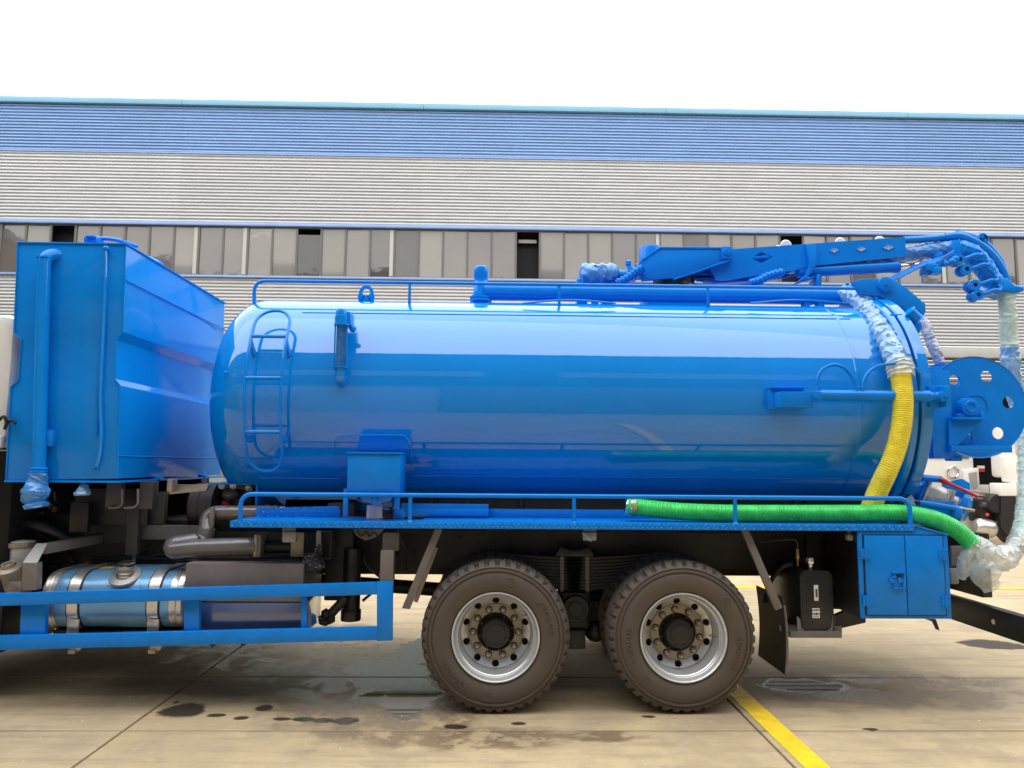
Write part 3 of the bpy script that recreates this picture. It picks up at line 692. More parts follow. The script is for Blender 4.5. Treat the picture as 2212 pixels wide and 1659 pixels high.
# --- side box in front of the tank and what stands below it
Yb = .06
cb = MB(); pbox(cb, 750, 979, 864, 1067, Yb, .36, .006); cbo = cb.build('side_box', 'flatblue', truck)
lip = MB(); pbox(lip, 748, 976.5, 867, 980, Yb-.012, .38, .003); lip.build('box_lid', 'flatblue', cbo)
pbox(MB(), 741, 1056, 751, 1116, Yb+.02, .05, .003).build('box_post', 'flatblue', cbo)
pbox(MB(), 851, 1066, 862, 1100, Yb+.06, .05, .003).build('box_post', 'flatblue', cbo)
MB().prism(flat([(796, 1068), (849, 1068), (846, 1078), (842, 1083), (827, 1084), (822, 1089), (812, 1092), (802, 1089), (797, 1084), (785, 1083), (775, 1070)], Yb+.05), (0, .03, 0), .002).build('pivot_plate', 'deck', cbo)
q = P(810, 1080.5, Yb+.045); MB().lathe([(0, -.012), (.02, -.012), (.024, -.006), (.024, .01)], q, (0, 1, 0), 16).build('pivot_pin', 'blue', cbo)
a, b = P(809, 1100, .34), P(809, 1119, .34); mbp = MB().lathe([(0, .10), (.055, .10), (.06, .095), (.06, 0)], (a.x, .34, b.z), (0, 0, 1), 24).build('breather_pot', 'sticker', truck)
q = P(861, 1112, .3); MB().prism(flat([(849, 1120), (850, 1105), (856, 1099), (864, 1099), (871, 1103), (873, 1120)], .28), (0, .04, 0), .003).build('pivot_lug', 'deck', truck)
MB().lathe([(0, -.01), (.018, -.01), (.018, .01)], P(861, 1109, .27), (0, 1, 0), 14).build('pivot_pin', 'blue', truck)

# --- deck, hand rail, cabinet
zd = P(1230, 1129.5, 0).z; zl_ = zd-.046
Xd0 = P(497, 1135, 0).x; Xd1 = P(1975, 1129, 0).x
deck = MB().box((Xd0, 0, zd-.006), (P(812, 1130, 0).x, .52, zd), .002)
dk = deck.build('side_deck', 'deck', truck)
MB().box((P(812, 1130, 0).x-.001, 0, zd-.0065), (P(905, 1130, 0).x, .25, zd-.0005), .002).build('deck_plate', 'deck', dk)
MB().box((P(905, 1130, 0).x, 0, zd-.006), (Xd1, .56, zd), .002).build('deck_plate', 'deck', dk)
def tilted(x0, x1, z0a, z0b, z1a, z1b, y, th):
    return MB().prism([(x0, y, z0a), (x1, y, z0b), (x1, y, z1b), (x0, y, z1a)], (0, th, 0), .002)
MB().box((Xd0, -.006, zl_), (Xd1, .0, zd+.002), .002).build('deck_lip', 'flatblue', dk)
tp = MB()                            # raised tread marks on the lip
x = Xd0+.02; k = 0
while x < Xd1-.03:
    for row in (0, 1):
        s1 = 1 if (k+row) % 2 else -1; c = V((x+row*.017, -.0065, zl_+.014+.02*row)); L_ = .015
        d1 = V((s1*L_*.75, 0, L_*.75)); d2 = V((-s1*.0028, 0, .0028))
        tp.add([c-d1, c+d2, c+d1, c-d2, c-d1*.4+V((0, -.004, 0)), c+d1*.4+V((0, -.004, 0))], [(0, 1, 4), (1, 2, 5, 4), (2, 3, 5), (3, 0, 4, 5)])
    x += .034; k += 1
tp.build('tread_pattern', 'tread', dk, 0, kind='stuff')
q0, q1, q2, q3 = P(553, 1098, .46), P(728, 1093, .46), P(735, 1100, .46), P(735, 1117, .46); q4 = P(553, 1118, .46)
kp = MB().prism([q0, q1, q2, q3, q4], (0, .006, 0), .001).build('kick_plate', 'flatblue', dk)
tk = MB()
for i in range(18):
    for row in range(3):
        s1 = 1 if (i+row) % 2 else -1; c = q4.lerp(q3, (i+.5)/18)+V((0, -.001, .014+.03*row)); d1 = V((s1*.011, 0, .011)); d2 = V((-s1*.003, 0, .003))
        tk.add([c-d1, c+d2, c+d1, c-d2, c-d1*.4+V((0, -.004, 0)), c+d1*.4+V((0, -.004, 0))], [(0, 1, 4), (1, 2, 5, 4), (2, 3, 5), (3, 0, 4, 5)])
tk.build('tread_pattern', 'tread', dk, 0, kind='stuff')
MB().box((P(866, 1100, .5).x, .5, zd), (P(1055, 1100, .5).x, .53, P(900, 1088, .5).z), .003).build('kick_plate', 'flatblue', dk)
MB().box((P(880, 1100, .42).x, .42, P(900, 1114, .42).z), (P(1056, 1100, .42).x, .47, P(900, 1099, .42).z), .003).build('toe_bar', 'flatblue', dk)
MB().box((P(1056, 1100, .54).x, .54, zd), (P(1900, 1100, .54).x, .57, P(1300, 1101, .54).z), .003).build('kick_plate', 'flatblue', dk)
zh = P(1300, 1072.5, .02).z
hr = corner([V((P(519, 1128, .02).x, .02, zd)), V((P(519, 1090, .02).x, .02, zh)), V((P(1966, 1090, .02).x, .02, zh)), V((P(1966, 1128, .02).x, .02, zd))], .14, 8)
h = MB().tube(hr, .0165, 12).build('hand_rail', 'flatblue', truck)
for xx in (886, 1240, 1588):
    q = P(xx, 1100, .02); MB().cyl((q.x, .02, zd), (q.x, .02, zh-.008), .0145, 12).build('rail_post', 'flatblue', h)
    MB().lathe([(0, 0), (.024, 0), (.02, .008), (.0145, .012)], (q.x, .02, zd), (0, 0, 1), 12).build('weld_foot', 'flatblue', h)
# cabinet
cx0, cx1 = P(1857, 1240, 0).x, P(2052, 1240, 0).x
cz0, czl, czr = P(1960, 1337, 0).z, zl_-.003, P(2045, 1156, 0).z
cabn = MB().prism([(cx0, .004, cz0), (cx1, .004, cz0), (cx1, .004, czr), (Xd1+.01, .004, zd-.004), (Xd1+.01, .004, czl), (cx0, .004, czl)], (0, .55, 0), .004).build('tool_cabinet', 'flatblue', truck)
MB().prism([(Xd1+.001, -.004, zd+.002), (cx1+.008, -.004, czr+.006), (cx1+.008, -.004, czr-.004), (Xd1+.001, -.004, zd-.01)], (0, .57, 0), .002).build('sloped_top', 'deck', cabn)
dz0, dz1 = P(1960, 1328, 0).z, P(1960, 1157, 0).z
dxs = (P(1868, 1240, 0).x, P(1956, 1240, 0).x, P(2039, 1240, 0).x)
MB().box((dxs[0]-.008, -.0, dz0-.008), (dxs[2]+.008, .003, dz1+.008)).build('door_recess', 'black', cabn, 0)
for i in range(2):
    dr_ = MB().box((dxs[i]+.003, -.012, dz0), (dxs[i+1]-.003, .003, dz1), .004).build('cabinet_door', 'flatblue', cabn)
    xh = dxs[0]+.004 if i == 0 else dxs[2]-.004
    for zz in (dz1-.13, dz0+.10):
        hm = MB().box((xh-.032, -.019, zz-.038), (xh-.006, -.008, zz+.038), .002).box((xh+.006, -.019, zz-.038), (xh+.032, -.012, zz+.038), .002)
        hm.cyl((xh, -.02, zz-.042), (xh, -.02, zz+.042), .0075, 10)
        for a in (-.019, .019):
            for b in (-.024, .024): hm.ball((xh+a, -.02, zz+b), .0045, n=6)
        hm.build('hinge', 'flatblue', dr_)
    if i == 0:
        c = P(1936, 1252, 0); l = MB()
        l.box((c.x-.032, -.020, c.z-.055), (c.x+.05, -.0125, c.z+.055), .002)
        l.box((c.x-.04, -.03, c.z+.048), (c.x+.055, -.012, c.z+.06), .002).box((c.x-.04, -.03, c.z-.062), (c.x+.055, -.012, c.z-.05), .002)
        l.cyl((c.x-.045, -.034, c.z-.004), (c.x-.045, -.012, c.z-.004), .016, 14).cyl((c.x+.012, -.036, c.z), (c.x+.012, -.012, c.z), .018, 14)
        l.tube([(c.x+.052, -.03, c.z+.05), (c.x+.038, -.034, c.z-.048)], .007, 8).box((c.x-.05, -.03, c.z+.014), (c.x-.01, -.018, c.z+.024), .002)
        l.build('latch', 'flatblue', dr_)
        MB().box((c.x-.012, -.0215, c.z+.01), (c.x+.036, -.0202, c.z+.042)).build('latch_recess', 'black', dr_, 0)
MB().prism(flat([(2000, 1338), (2022, 1338), (2030, 1362), (2024, 1360), (2016, 1343)], .3), (0, .02, 0)).build('hook', 'black', cabn, 0)
MB().box((cx0-.004, .02, cz0+.004), (cx0-.001, .55, czl-.004)).build('black_side_sheet', 'black', cabn, 0)  # thin black sheet over the cabinet's left face
# marker lamps under the deck
for x0_, y0_, x1_, y1_ in ((609, 1136, 639, 1172), (1259, 1137, 1289, 1168), (1831, 1142, 1860, 1168)):
    pm = MB(); pbox(pm, x0_+1, y0_, x1_-1, y0_+16, .10, .02, .002); ob = pm.build('marker_lamp', 'grey', truck)
    lm = MB(); pbox(lm, x0_, y0_+13, x1_, y1_, .075, .045, .008); lo = lm.build('lamp_housing', 'lightlens', ob)
    pbox(MB(), x0_+5, y0_+17, x1_-6, y1_-6, .071, .02, .004).build('lamp_lens', 'lightlens', ob)
q = P(1270, 1160, .06); MB().prism(flat([(1256, 1150), (1264, 1152), (1276, 1164), (1279, 1170), (1272, 1168)], .062), (0, .006, 0), .001).build('paint_chip', 'palefilm', ob)

# --- wheels
def wheel_mesh():
    n = 252
    tp = [(.305, .30), (.305, .02), (.318, .004), (.335, -.008), (.37, -.017), (.40, -.02), (.44, -.017), (.459, -.007), (.463, -.016), (.474, -.015), (.478, -.005), (.488, -.002), (.492, -.009), (.500, -.004), (.512, .006), (.523, .018), (.532, .032), (.537, .046), (.539, .060), (.540, .075), (.540, .095), (.535, .10), (.535, .108), (.540, .113), (.540, .140), (.534, .145), (.534, .155), (.540, .16), (.540, .19), (.535, .195), (.535, .203), (.540, .208), (.540, .235), (.537, .25), (.520, .285), (.47, .31), (.40, .315), (.335, .305), (.305, .29)]
    def rad(j, k, r):
        y = tp[j][1]
        if 13 <= j <= 19:
            w = (k % 6)
            if w in (0, 1) and j >= 14: return r-(.024 if j > 15 else .016)
            if (k//6) % 2 and w == 3 and j in (17, 18): return r-.008
        elif 20 <= j <= 33 and k % 6 in (0, 3): return r-.004
        return r
    ty = MB().lathe(tp, (0, 0, 0), (0, 1, 0), n, rad=rad).data('tyre', MT['rubber'], 28)
    tin = MB().lathe(tp, (0, .36, 0), (0, 1, 0), n, rad=rad).data('tyre', MT['rubber'], 28)
    rm = MB().lathe([(.297, .02), (.3045, .012), (.313, .004), (.3165, -.006), (.314, -.013), (.307, -.014), (.300, -.006), (.296, .006), (.290, .022), (.283, .030), (.2815, .045), (.275, .052), (.272, .075), (.262, .090), (.257, .125), (.254, .150)], (0, 0, 0), (0, 1, 0), 72)
    f = lambda x, z, d: V((x, .165+.06*(.254-math.hypot(x, z))/.05*.5+d, z))
    rm.holed(f, 10, .198, .2545, .228, .0235, hw=1.12, back=.025)
    rm = rm.data('rim', MT['rim'], 30)
    bk = MB().lathe([(.26, .215), (.1, .25), (0.001, .25)], (0, 0, 0), (0, 1, 0), 32).data('brake_drum', MT['void'], 0)
    rg = MB().lathe([(.203, .192), (.2, .185), (.194, .182), (.142, .182), (.137, .186), (.136, .24)], (0, 0, 0), (0, 1, 0), 64).data('nut_ring', MT['beige'], 30)
    hb = MB().lathe([(.137, .225), (.132, .20), (.118, .19), (.112, .175), (.105, .12), (.098, .105), (.09, .10), (.07, .098), (.068, .09), (.03, .088), (.0005, .088)], (0, 0, 0), (0, 1, 0), 48)
    for k in range(8):
        w = 2*math.pi*(k+.3)/8; hb.lathe([(0, -.012), (.009, -.012), (.011, -.008), (.011, .008)], (.122*math.cos(w), .188, .122*math.sin(w)), (0, 1, 0), 6)
        hb.lathe([(0, -.008), (.008, -.008), (.008, .008)], (.082*math.cos(w+.2), .1, .082*math.sin(w+.2)), (0, 1, 0), 6)
    hb = hb.data('hub', MT['black'], 30)
    nu = MB().lathe([(0, -.052), (.010, -.052), (.0115, -.046), (.0115, -.032), (.013, -.032), (.019, -.028), (.0215, -.009), (.0225, -.004)], (0, 0, 0), (0, 1, 0), 6).data('wheel_nut', MT['steel'], 30)
    vl = MB().tube([(.20, .16, .12), (.215, .11, .135), (.222, .07, .14)], .004, 6).data('valve_stem', MT['steel'])
    def word(txt, r, a, size, flip=False):
        cu = bpy.data.curves.new('t', 'FONT'); cu.body = txt; cu.size = size; cu.extrude = .0035; cu.align_x = 'CENTER'; cu.space_character = 1.25; cu.resolution_u = 3
        ob = bpy.data.objects.new('t', cu); COL.objects.link(ob); dg = bpy.context.evaluated_depsgraph_get()
        me = bpy.data.meshes.new_from_object(ob.evaluated_get(dg)); bpy.data.objects.remove(ob); bpy.data.curves.remove(cu)
        bm = bmesh.new(); bm.from_mesh(me); bpy.data.meshes.remove(me)
        bmesh.ops.triangulate(bm, faces=bm.faces[:])
        for v in bm.verts:
            x, y, z = v.co
            rr = r+(y-size*.35); t = math.radians(a)-x/r
            yb = -.0205+max(0, rr-.42)*.06+max(0, .385-rr)*.22
            v.co = V((rr*math.cos(t), yb-.0012-z, rr*math.sin(t)))
        return MB().bm(bm)
    l1 = word('AEOLUS', .402, 22, .058)
    l2 = word('AEOLUS', .402, 222, .058)
    l1 = l1.data('tyre_lettering', MT['letter'], 0); l2 = l2.data('tyre_lettering', MT['letter'], 0)
    em = []
    for a in (75, 262):
        lt = MB(); em.append(lt); c = (.405*math.cos(math.radians(a)), -.0195, .405*math.sin(math.radians(a))); lt.lathe([(.026, .0), (.027, -.003), (.031, -.003), (.032, 0)], c, (0, 1, 0), 24).lathe([(.009, .0), (.01, -.003), (.014, -.003), (.015, 0)], c, (0, 1, 0), 16)
    lt = [m_.data('tyre_emblem', MT['letter'], 0) for m_ in em]
    return ty, tin, rm, bk, rg, hb, nu, vl, lt, l1, l2
ty, tin, rm, bk, rg, hb, nu, vl, lt, l1, l2 = wheel_mesh()
wsh = MB().lathe([(.0, -.002), (.026, -.002), (.028, .002)], (0, 0, 0), (0, 1, 0), 16).data('nut_washer', MT['chassis'], 0)
w1, w2 = P(1071, 1379, 0), P(1478, 1384, 0); zw = .534
def wheel(x, y, rot, spin):
    w = bpy.data.objects.new('wheel', hb); COL.objects.link(w); w.parent = truck; w.location = V((x, y, zw))-truck.location
    w.rotation_euler = (0, 0, rot)
    ch = [(ty, 'tyre'), (tin, 'tyre'), (rm, 'rim'), (bk, 'brake_drum'), (rg, 'nut_ring'), (vl, 'valve_stem'), (lt[0], 'tyre_emblem'), (lt[1], 'tyre_emblem'), (l1, 'tyre_lettering'), (l2, 'tyre_lettering')]
    for me, nm in ch:
        o = bpy.data.objects.new(nm, me); COL.objects.link(o); o.parent = w
        if nm in ('tyre', 'tyre_lettering', 'tyre_emblem', 'rim', 'valve_stem'): o.rotation_euler = (0, spin, 0)
    for k in range(10):
        a = 2*math.pi*k/10+spin*1.7
        o = bpy.data.objects.new('nut_washer', wsh); COL.objects.link(o); o.parent = w; o.location = (.168*math.cos(a), .1815, .168*math.sin(a))
        o = bpy.data.objects.new('wheel_nut', nu); COL.objects.link(o); o.parent = w; o.location = (.168*math.cos(a), .186, .168*math.sin(a))
for x, sp in ((w1.x, 0.0), (w2.x, .62)):
    wheel(x, .02, 0, sp); wheel(x, 2.48, math.pi, sp+1)
    MB().cyl((x, .4, zw), (x, 2.1, zw), .085, 16).build('axle', 'chassis', truck)
    MB().lathe([(0, -.2), (.12, -.17), (.2, -.05), (.2, .05), (.12, .17), (0, .2)], (x, YA, zw), (0, 1, 0), 20).build('differential', 'black', truck)
MB().cyl((w1.x, YA, zw+.08), (w2.x, YA, zw+.08), .05, 12).build('drive_shaft', 'chassis', truck)
MB().cyl((w1.x-3.2, YA, .85), (w1.x, YA, zw+.1), .06, 12).build('drive_shaft', 'chassis', truck)
# --- chassis
zr0, zr1 = .86, 1.20
for y in (.80, 1.62):
    MB().box((-6, y, zr0), (XD+.1, y+.09, zr1), .008).build('frame_rail', 'chassis', truck)
MB().box((P(860, 1200, .7).x, .70, .93), (P(1880, 1200, .7).x, .72, 1.49), .01).build('side_plate', 'chassis', truck)
fl = MB()
for xx in (930, 1010, 1125, 1390, 1500, 1600, 1720): q = P(xx, 1180, .69); fl.box((q.x-.012, .66, 1.22), (q.x+.012, .70, 1.49), .003)
fl.box((P(880, 1, .69).x, .64, 1.21), (P(1860, 1, .69).x, .70, 1.225), .002)
for _ in range(26):
    xx = rnd.uniform(870, 1840); q = P(xx, 1, .69); z = rnd.choice((1.17, 1.05, 1.28, 1.4)); fl.lathe([(0, -.012), (.012, -.01), (.014, 0)], (q.x, .70, z), (0, 1, 0), 8)
fl.build('side_stiffener', 'chassis', truck)
for xx in (900, 1240, 1560, 1830):
    q = P(xx, 1, .9); MB().box((q.x-.06, .8, 1.0), (q.x+.06, 1.7, 1.15), .01).build('cross_member', 'black', truck)
# leaf springs on the trunnion between the wheels
xm = (w1.x+w2.x)/2-.06
for k in range(10):
    L_ = .60-.028*k; z = 1.02-.026*k
    pts = [(xm+L_*(i/6-1), .50, z+.035*((i/6-1)**2)) for i in range(13)]
    lf = MB()
    for a, b in zip(pts, pts[1:]): lf.prism([a, b, (b[0], b[1], b[2]+.020), (a[0], a[1], a[2]+.020)], (0, .10, 0))
    lf.build('spring_leaf', 'chassis', truck, 30)
for s1 in (-1, 1):
    ub = MB().box((xm+s1*.10-.016, .485, .68), (xm+s1*.10+.016, .50, 1.09), .003)
    ub.cyl((xm+s1*.10, .49, .55), (xm+s1*.10, .49, .7), .008, 8); ub.build('spring_clamp', 'grey', truck)
MB().prism([(xm-.16, .46, 1.05), (xm-.11, .46, 1.13), (xm-.05, .46, 1.10), (xm+.05, .46, 1.10), (xm+.11, .46, 1.13), (xm+.16, .46, 1.05)], (0, .16, 0), .008).build('spring_seat', 'black', truck)
MB().lathe([(0, -.03), (.055, -.03), (.06, -.02), (.075, -.02), (.078, -.03), (.098, -.03), (.105, -.015), (.105, .2)], (xm, .42, .66), (0, 1, 0), 32).build('trunnion_cap', 'chassis', truck)
MB().box((xm-.11, .44, .5), (xm+.11, .8, .78), .02).build('trunnion_bracket', 'black', truck)
MB().box((xm-.075, .40, .36), (xm+.075, .6, .5), .01).build('trunnion_foot', 'black', truck)
rd = MB().cyl((w1.x+.2, .62, .47), (w2.x-.2, .62, .47), .055, 14)
for xx in (xm-.16, xm+.17): rd.ball((xx, .58, .46), .085, n=14)
rd.build('torque_rod', 'black', truck)
# mudguard brackets, flap
for pts in ([(939, 1143), (956, 1143), (885, 1316), (868, 1314)], [(1601, 1143), (1617, 1143), (1691, 1313), (1676, 1319)]):
    st_ = MB().prism(flat(pts, .06), (0, .035, 0), .002).build('mudguard_bracket', 'grey', truck)
MB().prism(flat([(936, 1180), (946, 1185), (902, 1302), (893, 1299)], .36), (0, .012, 0), .001).build('mudguard_bracket', 'steel', truck)
q = flat([(1640, 1250), (1692, 1322), (1696, 1345), (1695, 1400), (1693, 1455), (1680, 1440), (1636, 1418), (1632, 1340)], .12)
fx = P(1694, 1400, .1).x
mf = MB(); nz = 22
for side in (0, 1):
    pass
vs = []; z_t, z_b = P(1690, 1290, .1).z, P(1692, 1456, .1).z
for k in range(nz+1):
    z = z_t+(z_b-z_t)*k/nz; bend = .02*math.sin(k/nz*3.0)-.0
    for y, off in ((.08, .0), (.64, -.0)): vs += [(fx+bend-.012, y, z), (fx+bend, y, z)]
fs = []
for k in range(nz):
    a = 4*k; b = a+4
    fs += [(a, b, b+2, a+2), (a+1, a+3, b+3, b+1), (a, a+1, b+1, b), (a+2, b+2, b+3, a+3)]
fs += [(0, 2, 3, 1), (4*nz, 4*nz+1, 4*nz+3, 4*nz+2)]
mfo = MB().add(vs, fs).build('mud_flap', 'black', truck, 30)
rb = MB()
for k in range(60):
    z = z_t-.06+(z_b-z_t+.06)*k/60; s1 = (z-z_t)/(z_b-z_t); bend = .02*math.sin(max(0, s1)*3.0); rb.box((fx+bend-.012, .073, z), (fx+bend+.004, .081, z+.006))
rb.build('flap_ribs', 'grey', mfo, 0, kind='stuff')
# hydraulic oil tank on its bracket
Yo = .16; a, b = P(1727, 1232, Yo), P(1804, 1370, Yo)
z0, z1 = min(a.z, b.z), max(a.z, b.z)
poly = [V((x, Yo, z)) for x, z in rrect(a.x, z0, b.x, z1, .055, 6)]
ot = MB().prism(poly, (0, .62, 0), .008).build('oil_tank', 'plastic', truck)
MB().prism([V((x, Yo-.006, z)) for x, z in rrect(a.x+.012, z0+.012, b.x-.012, z1-.012, .045, 6)], (0, .01, 0), .003).build('tank_face', 'plastic', ot)
gr = MB()
for dy in (1260, 1290, 1322):
    q = P(1766, dy, Yo-.006)
    for dz in (-.013, .013): gr.tube([(q.x-.07, q.y, q.z+dz), (q.x+.07, q.y, q.z+dz)], .004, 6)
    for s1 in (-1, 1): gr.tube([(q.x+s1*(.07+.013*math.cos(t)), q.y, q.z+.013*math.sin(t)) for t in [-1.57+3.14*k/6 for k in range(7)]], .004, 6)
gr.build('pressed_groove', 'plastic', ot)
ga_ = MB(); pbox(ga_, 1759, 1264, 1768, 1298, Yo-.016, .012, .002); gg = ga_.build('level_gauge', 'sticker', ot)
pbox(MB(), 1762, 1272, 1766, 1290, Yo-.018, .004, 0).build('gauge_window', 'dkgrey', gg, 0)
gs = MB(); pbox(gs, 1755, 1314, 1771, 1335, Yo-.008, .003, 0); gs = gs.build('warning_sticker', 'sticker', ot, 0)
mk = MB()
for x0_, y0_, x1_, y1_ in ((1758, 1316, 1760, 1319), (1762, 1316, 1764, 1319), (1766, 1316, 1768, 1319), (1761, 1325, 1763, 1328), (1763, 1323, 1765, 1329), (1757, 1331, 1769, 1332), (1759, 1324, 1760, 1329), (1767, 1324, 1768, 1329)): pbox(mk, x0_, y0_, x1_, y1_, Yo-.0092, .001, 0)
mk.build('sticker_marks', 'black', gs, 0)
q = P(1751, 1233, Yo+.12); fc = MB().lathe([(.02, 0), (.02, .03), (.036, .032), (.039, .04), (.039, .075), (.034, .083), (0, .085)], (q.x, q.y, z1), (0, 0, 1), 18, rad=lambda j, k, r: r-.002*(k % 2) if j in (3, 4) else r)
fc.build('filler_cap', 'chrome', ot)
bt = MB(); pbox(bt, 1690, 1352, 1819, 1366, Yo+.1, .06, .003)
pbox(bt, 1707, 1364, 1819, 1378, Yo-.03, .5, .003); bt.prism(pp([(1685, 1350), (1708, 1364), (1708, 1378), (1685, 1362)], Yo), (0, .02, 0), .001).build('tank_shelf', 'grey', truck)
for x0_ in (1725, 1802):
    s1 = 1 if x0_ < 1760 else -1
    MB().prism(flat([(x0_-3, 1330), (x0_+4*s1, 1338), (x0_+6*s1, 1356), (x0_+18*s1, 1366), (x0_-3, 1366)], Yo-.012), (0, .012, 0), .002).build('tank_strap', 'grey', ot)
# brass fitting and line
q = P(1723, 1205, .3); MB().lathe([(.008, .07), (.013, .065), (.013, .04), (.016, .035), (.016, .0), (.011, -.01), (.011, -.06), (.008, -.065)], q, (0, 0, 1), 10).build('brass_fitting', mat('brass', (.45, .30, .12), .35, metal=.8), truck)
MB().tube(cr([P(1723, 1190, .3), P(1721, 1170, .3), P(1708, 1166, .32), P(1670, 1168, .4), P(1640, 1172, .5)], 6), .006, 8).build('oil_line', 'dkgrey', truck)
MB().tube(cr([P(1712, 1218, .3), P(1690, 1225, .32), P(1665, 1255, .4), P(1650, 1300, .5)], 6), .018, 8).build('oil_hose', 'black', truck)
MB().prism(pp([(1805, 1360), (1870, 1345), (1870, 1170), (1850, 1170), (1850, 1310), (1805, 1330)], .45), (0, .05, 0)).build('rear_web', 'black', truck, 0)
MB().box((P(1700, 1, .7).x, .66, .62), (P(1900, 1, .7).x, .7, 1.49)).build('rear_web', 'chassis', truck, 0)
# rear underrun bar, bumper plate
q = P(2088, 1305, 1.1); xb_ = P(2200, 1362, .05).x
ub = MB().prism([(xb_+x_, -.25, z_) for x_, z_ in ((-.03, .70), (.05, .70), (.05, .69), (-.02, .69), (-.02, .52), (.05, .52), (.05, .51), (-.03, .51))], (0, 2.75, 0), .002).build('underrun_bar', 'black', truck)
MB().lathe([(0, -.004), (.02, -.004), (.02, 0)], (xb_-.0305, .28, .60), (1, 0, 0), 12).build('bright_hole_disc', 'sticker', ub)  # pale disc coloured as light coming through a hole
MB().prism([(xb_-.3, 1.0, 1.1), (xb_+.02, 1.0, .72), (xb_+.02, 1.0, .5), (xb_-.3, 1.0, .75)], (0, .06, 0), .004).build('underrun_bracket', 'black', ub)
MB().prism(pp([(2056, 1180), (2105, 1180), (2100, 1205), (2056, 1225)], .35), (0, .03, 0), .003).build('rear_gusset', 'grey', truck)
MB().box((P(2040, 1, .5).x, .45, .75), (P(2062, 1, .5).x, 2.1, 1.25), .01).build('rear_cross_beam', 'black', truck)
pbox(MB(), 2054, 1228, 2072, 1262, .34, .05, .01).build('tail_lamp', 'lightlens', truck)

# --- belly and far side: unseen blocks added to cut light under the truck
MB().box((-6, .95, .48), (-2.1, 1.58, .95), .04).build('belly_light_block', 'black', truck)
MB().box((-4.6, 1.78, .38), (-2.0, 2.42, .98), .06).build('far_light_block', 'black', truck)
MB().box((-6.5, .25, .34), (-3.62, 1.0, 1.0), .05).build('front_light_block', 'black', truck)
MB().box((-3.6, .9, 1.2), (3.3, 1.6, 1.28)).build('deck_floor', 'black', truck, 0)
MB().box((-1.9, 1.72, 1.42), (3.3, 2.5, 1.46)).build('far_deck', 'black', truck, 0)
for z_ in (.45, .78): MB().box((-5, 2.46, z_), (-1.95, 2.5, z_+.09), .004).build('guard_bar', 'flatblue', truck)
# --- side guard
Y = .0
for pts in ([(-120, 1286), (847, 1257), (847, 1283.5), (-120, 1313)], [(-120, 1377), (847, 1354), (847, 1382), (-120, 1408)]):
    MB().prism(flat(pts, Y), (0, .045, 0), .003).build('guard_bar', 'flatblue', truck)
for pts, y in (([(814, 1257), (848, 1256), (847, 1384), (814, 1385)], -.003), ([(76, 1308), (132, 1306), (133, 1380), (72, 1382)], .05), ([(397, 1296), (430, 1295), (430, 1370), (397, 1371)], .05), ([(650, 1290), (663, 1290), (663, 1362), (650, 1362)], .05)):
    if pts[0][0] == 76: pts = [(80, 1308), (138, 1306), (136, 1380), (74, 1382)]; pts = [(x-0.0, yy) for x, yy in [(80-35+0, 1306), (138-0-40, 1306), (96, 1382), (42, 1382)]]
    MB().prism(flat(pts, y), (0, .045, 0), .002).build('guard_post', 'flatblue', truck)
MB().prism(flat([(822, 1189), (850, 1189), (849, 1257), (820, 1257)], .01), (0, .06, 0), .006).build('guard_hanger', 'grey', truck)
MB().prism(flat([(92, 1226), (154, 1226), (151, 1288), (92, 1288)], .004), (0, .05, 0), .003)
gh = MB().prism(flat([(48, 1216), (80, 1216), (78, 1275), (46, 1275)], .01), (0, .07, 0), .004).build('guard_hanger', 'grey', truck)
MB().prism([P(48, 1216, .01), P(80, 1216, .01), P(101, 1176, .22), P(77, 1176, .22)], (0, .012, .008), .002).build('hanger_arm', 'beam', gh)
MB().prism([P(79, 1176, .22), P(102, 1176, .22), P(230, 1153, .78), P(210, 1152, .78)], (0, .0, -.07), .002).build('hanger_arm', 'grey', gh)
# --- fuel tank
Yf = .16; a, b = P(85, 1366, Yf), P(397, 1366, Yf); zt = P(240, 1224, Yf+.35).z; z0 = P(240, 1366, Yf).z
def ftank(x0, x1, grow, name, m, parent, r=.18):
    g = grow; pl = [V((x0, Yf-g+y, z)) for y, z in rrect(0, z0-g, .68+2*g, zt+g, r+g, 7)]
    return MB().prism(pl, (x1-x0, 0, 0)).build(name, m, parent, 40)
ft = ftank(a.x+.03, b.x-.03, 0, 'fuel_tank', 'tankblue', truck)
for x0_, x1_, x2_ in ((85, 102, 116), (397, 380, 365)):
    p0, p1, p2 = P(x0_, 1300, Yf).x, P(x1_, 1300, Yf).x, P(x2_, 1300, Yf).x
    s1 = 1 if p1 > p0 else -1
    pl = []
    lo = MB(); prof = [(p0, -.028, .15), (p0+s1*.012, -.008, .17), (p0+s1*.028, .003, .18), (p1-s1*.008, .004, .18), (p1, .012, .19), (p1+s1*.008, .004, .18), (p2, .004, .18)]
    rows = [[V((x, Yf-g+y, z)) for y, z in rrect(0, z0-g, .68+2*g, zt+g, r+g, 7)] for x, g, r in prof]
    n = len(rows[0]); vs = [p for r_ in rows for p in r_]
    lo.add(vs, [(j*n+k, j*n+(k+1)%n, (j+1)*n+(k+1)%n, (j+1)*n+k) for j in range(len(rows)-1) for k in range(n)]+[tuple(range(n))])
    lo.build('tank_end', 'silver', ft, 50)
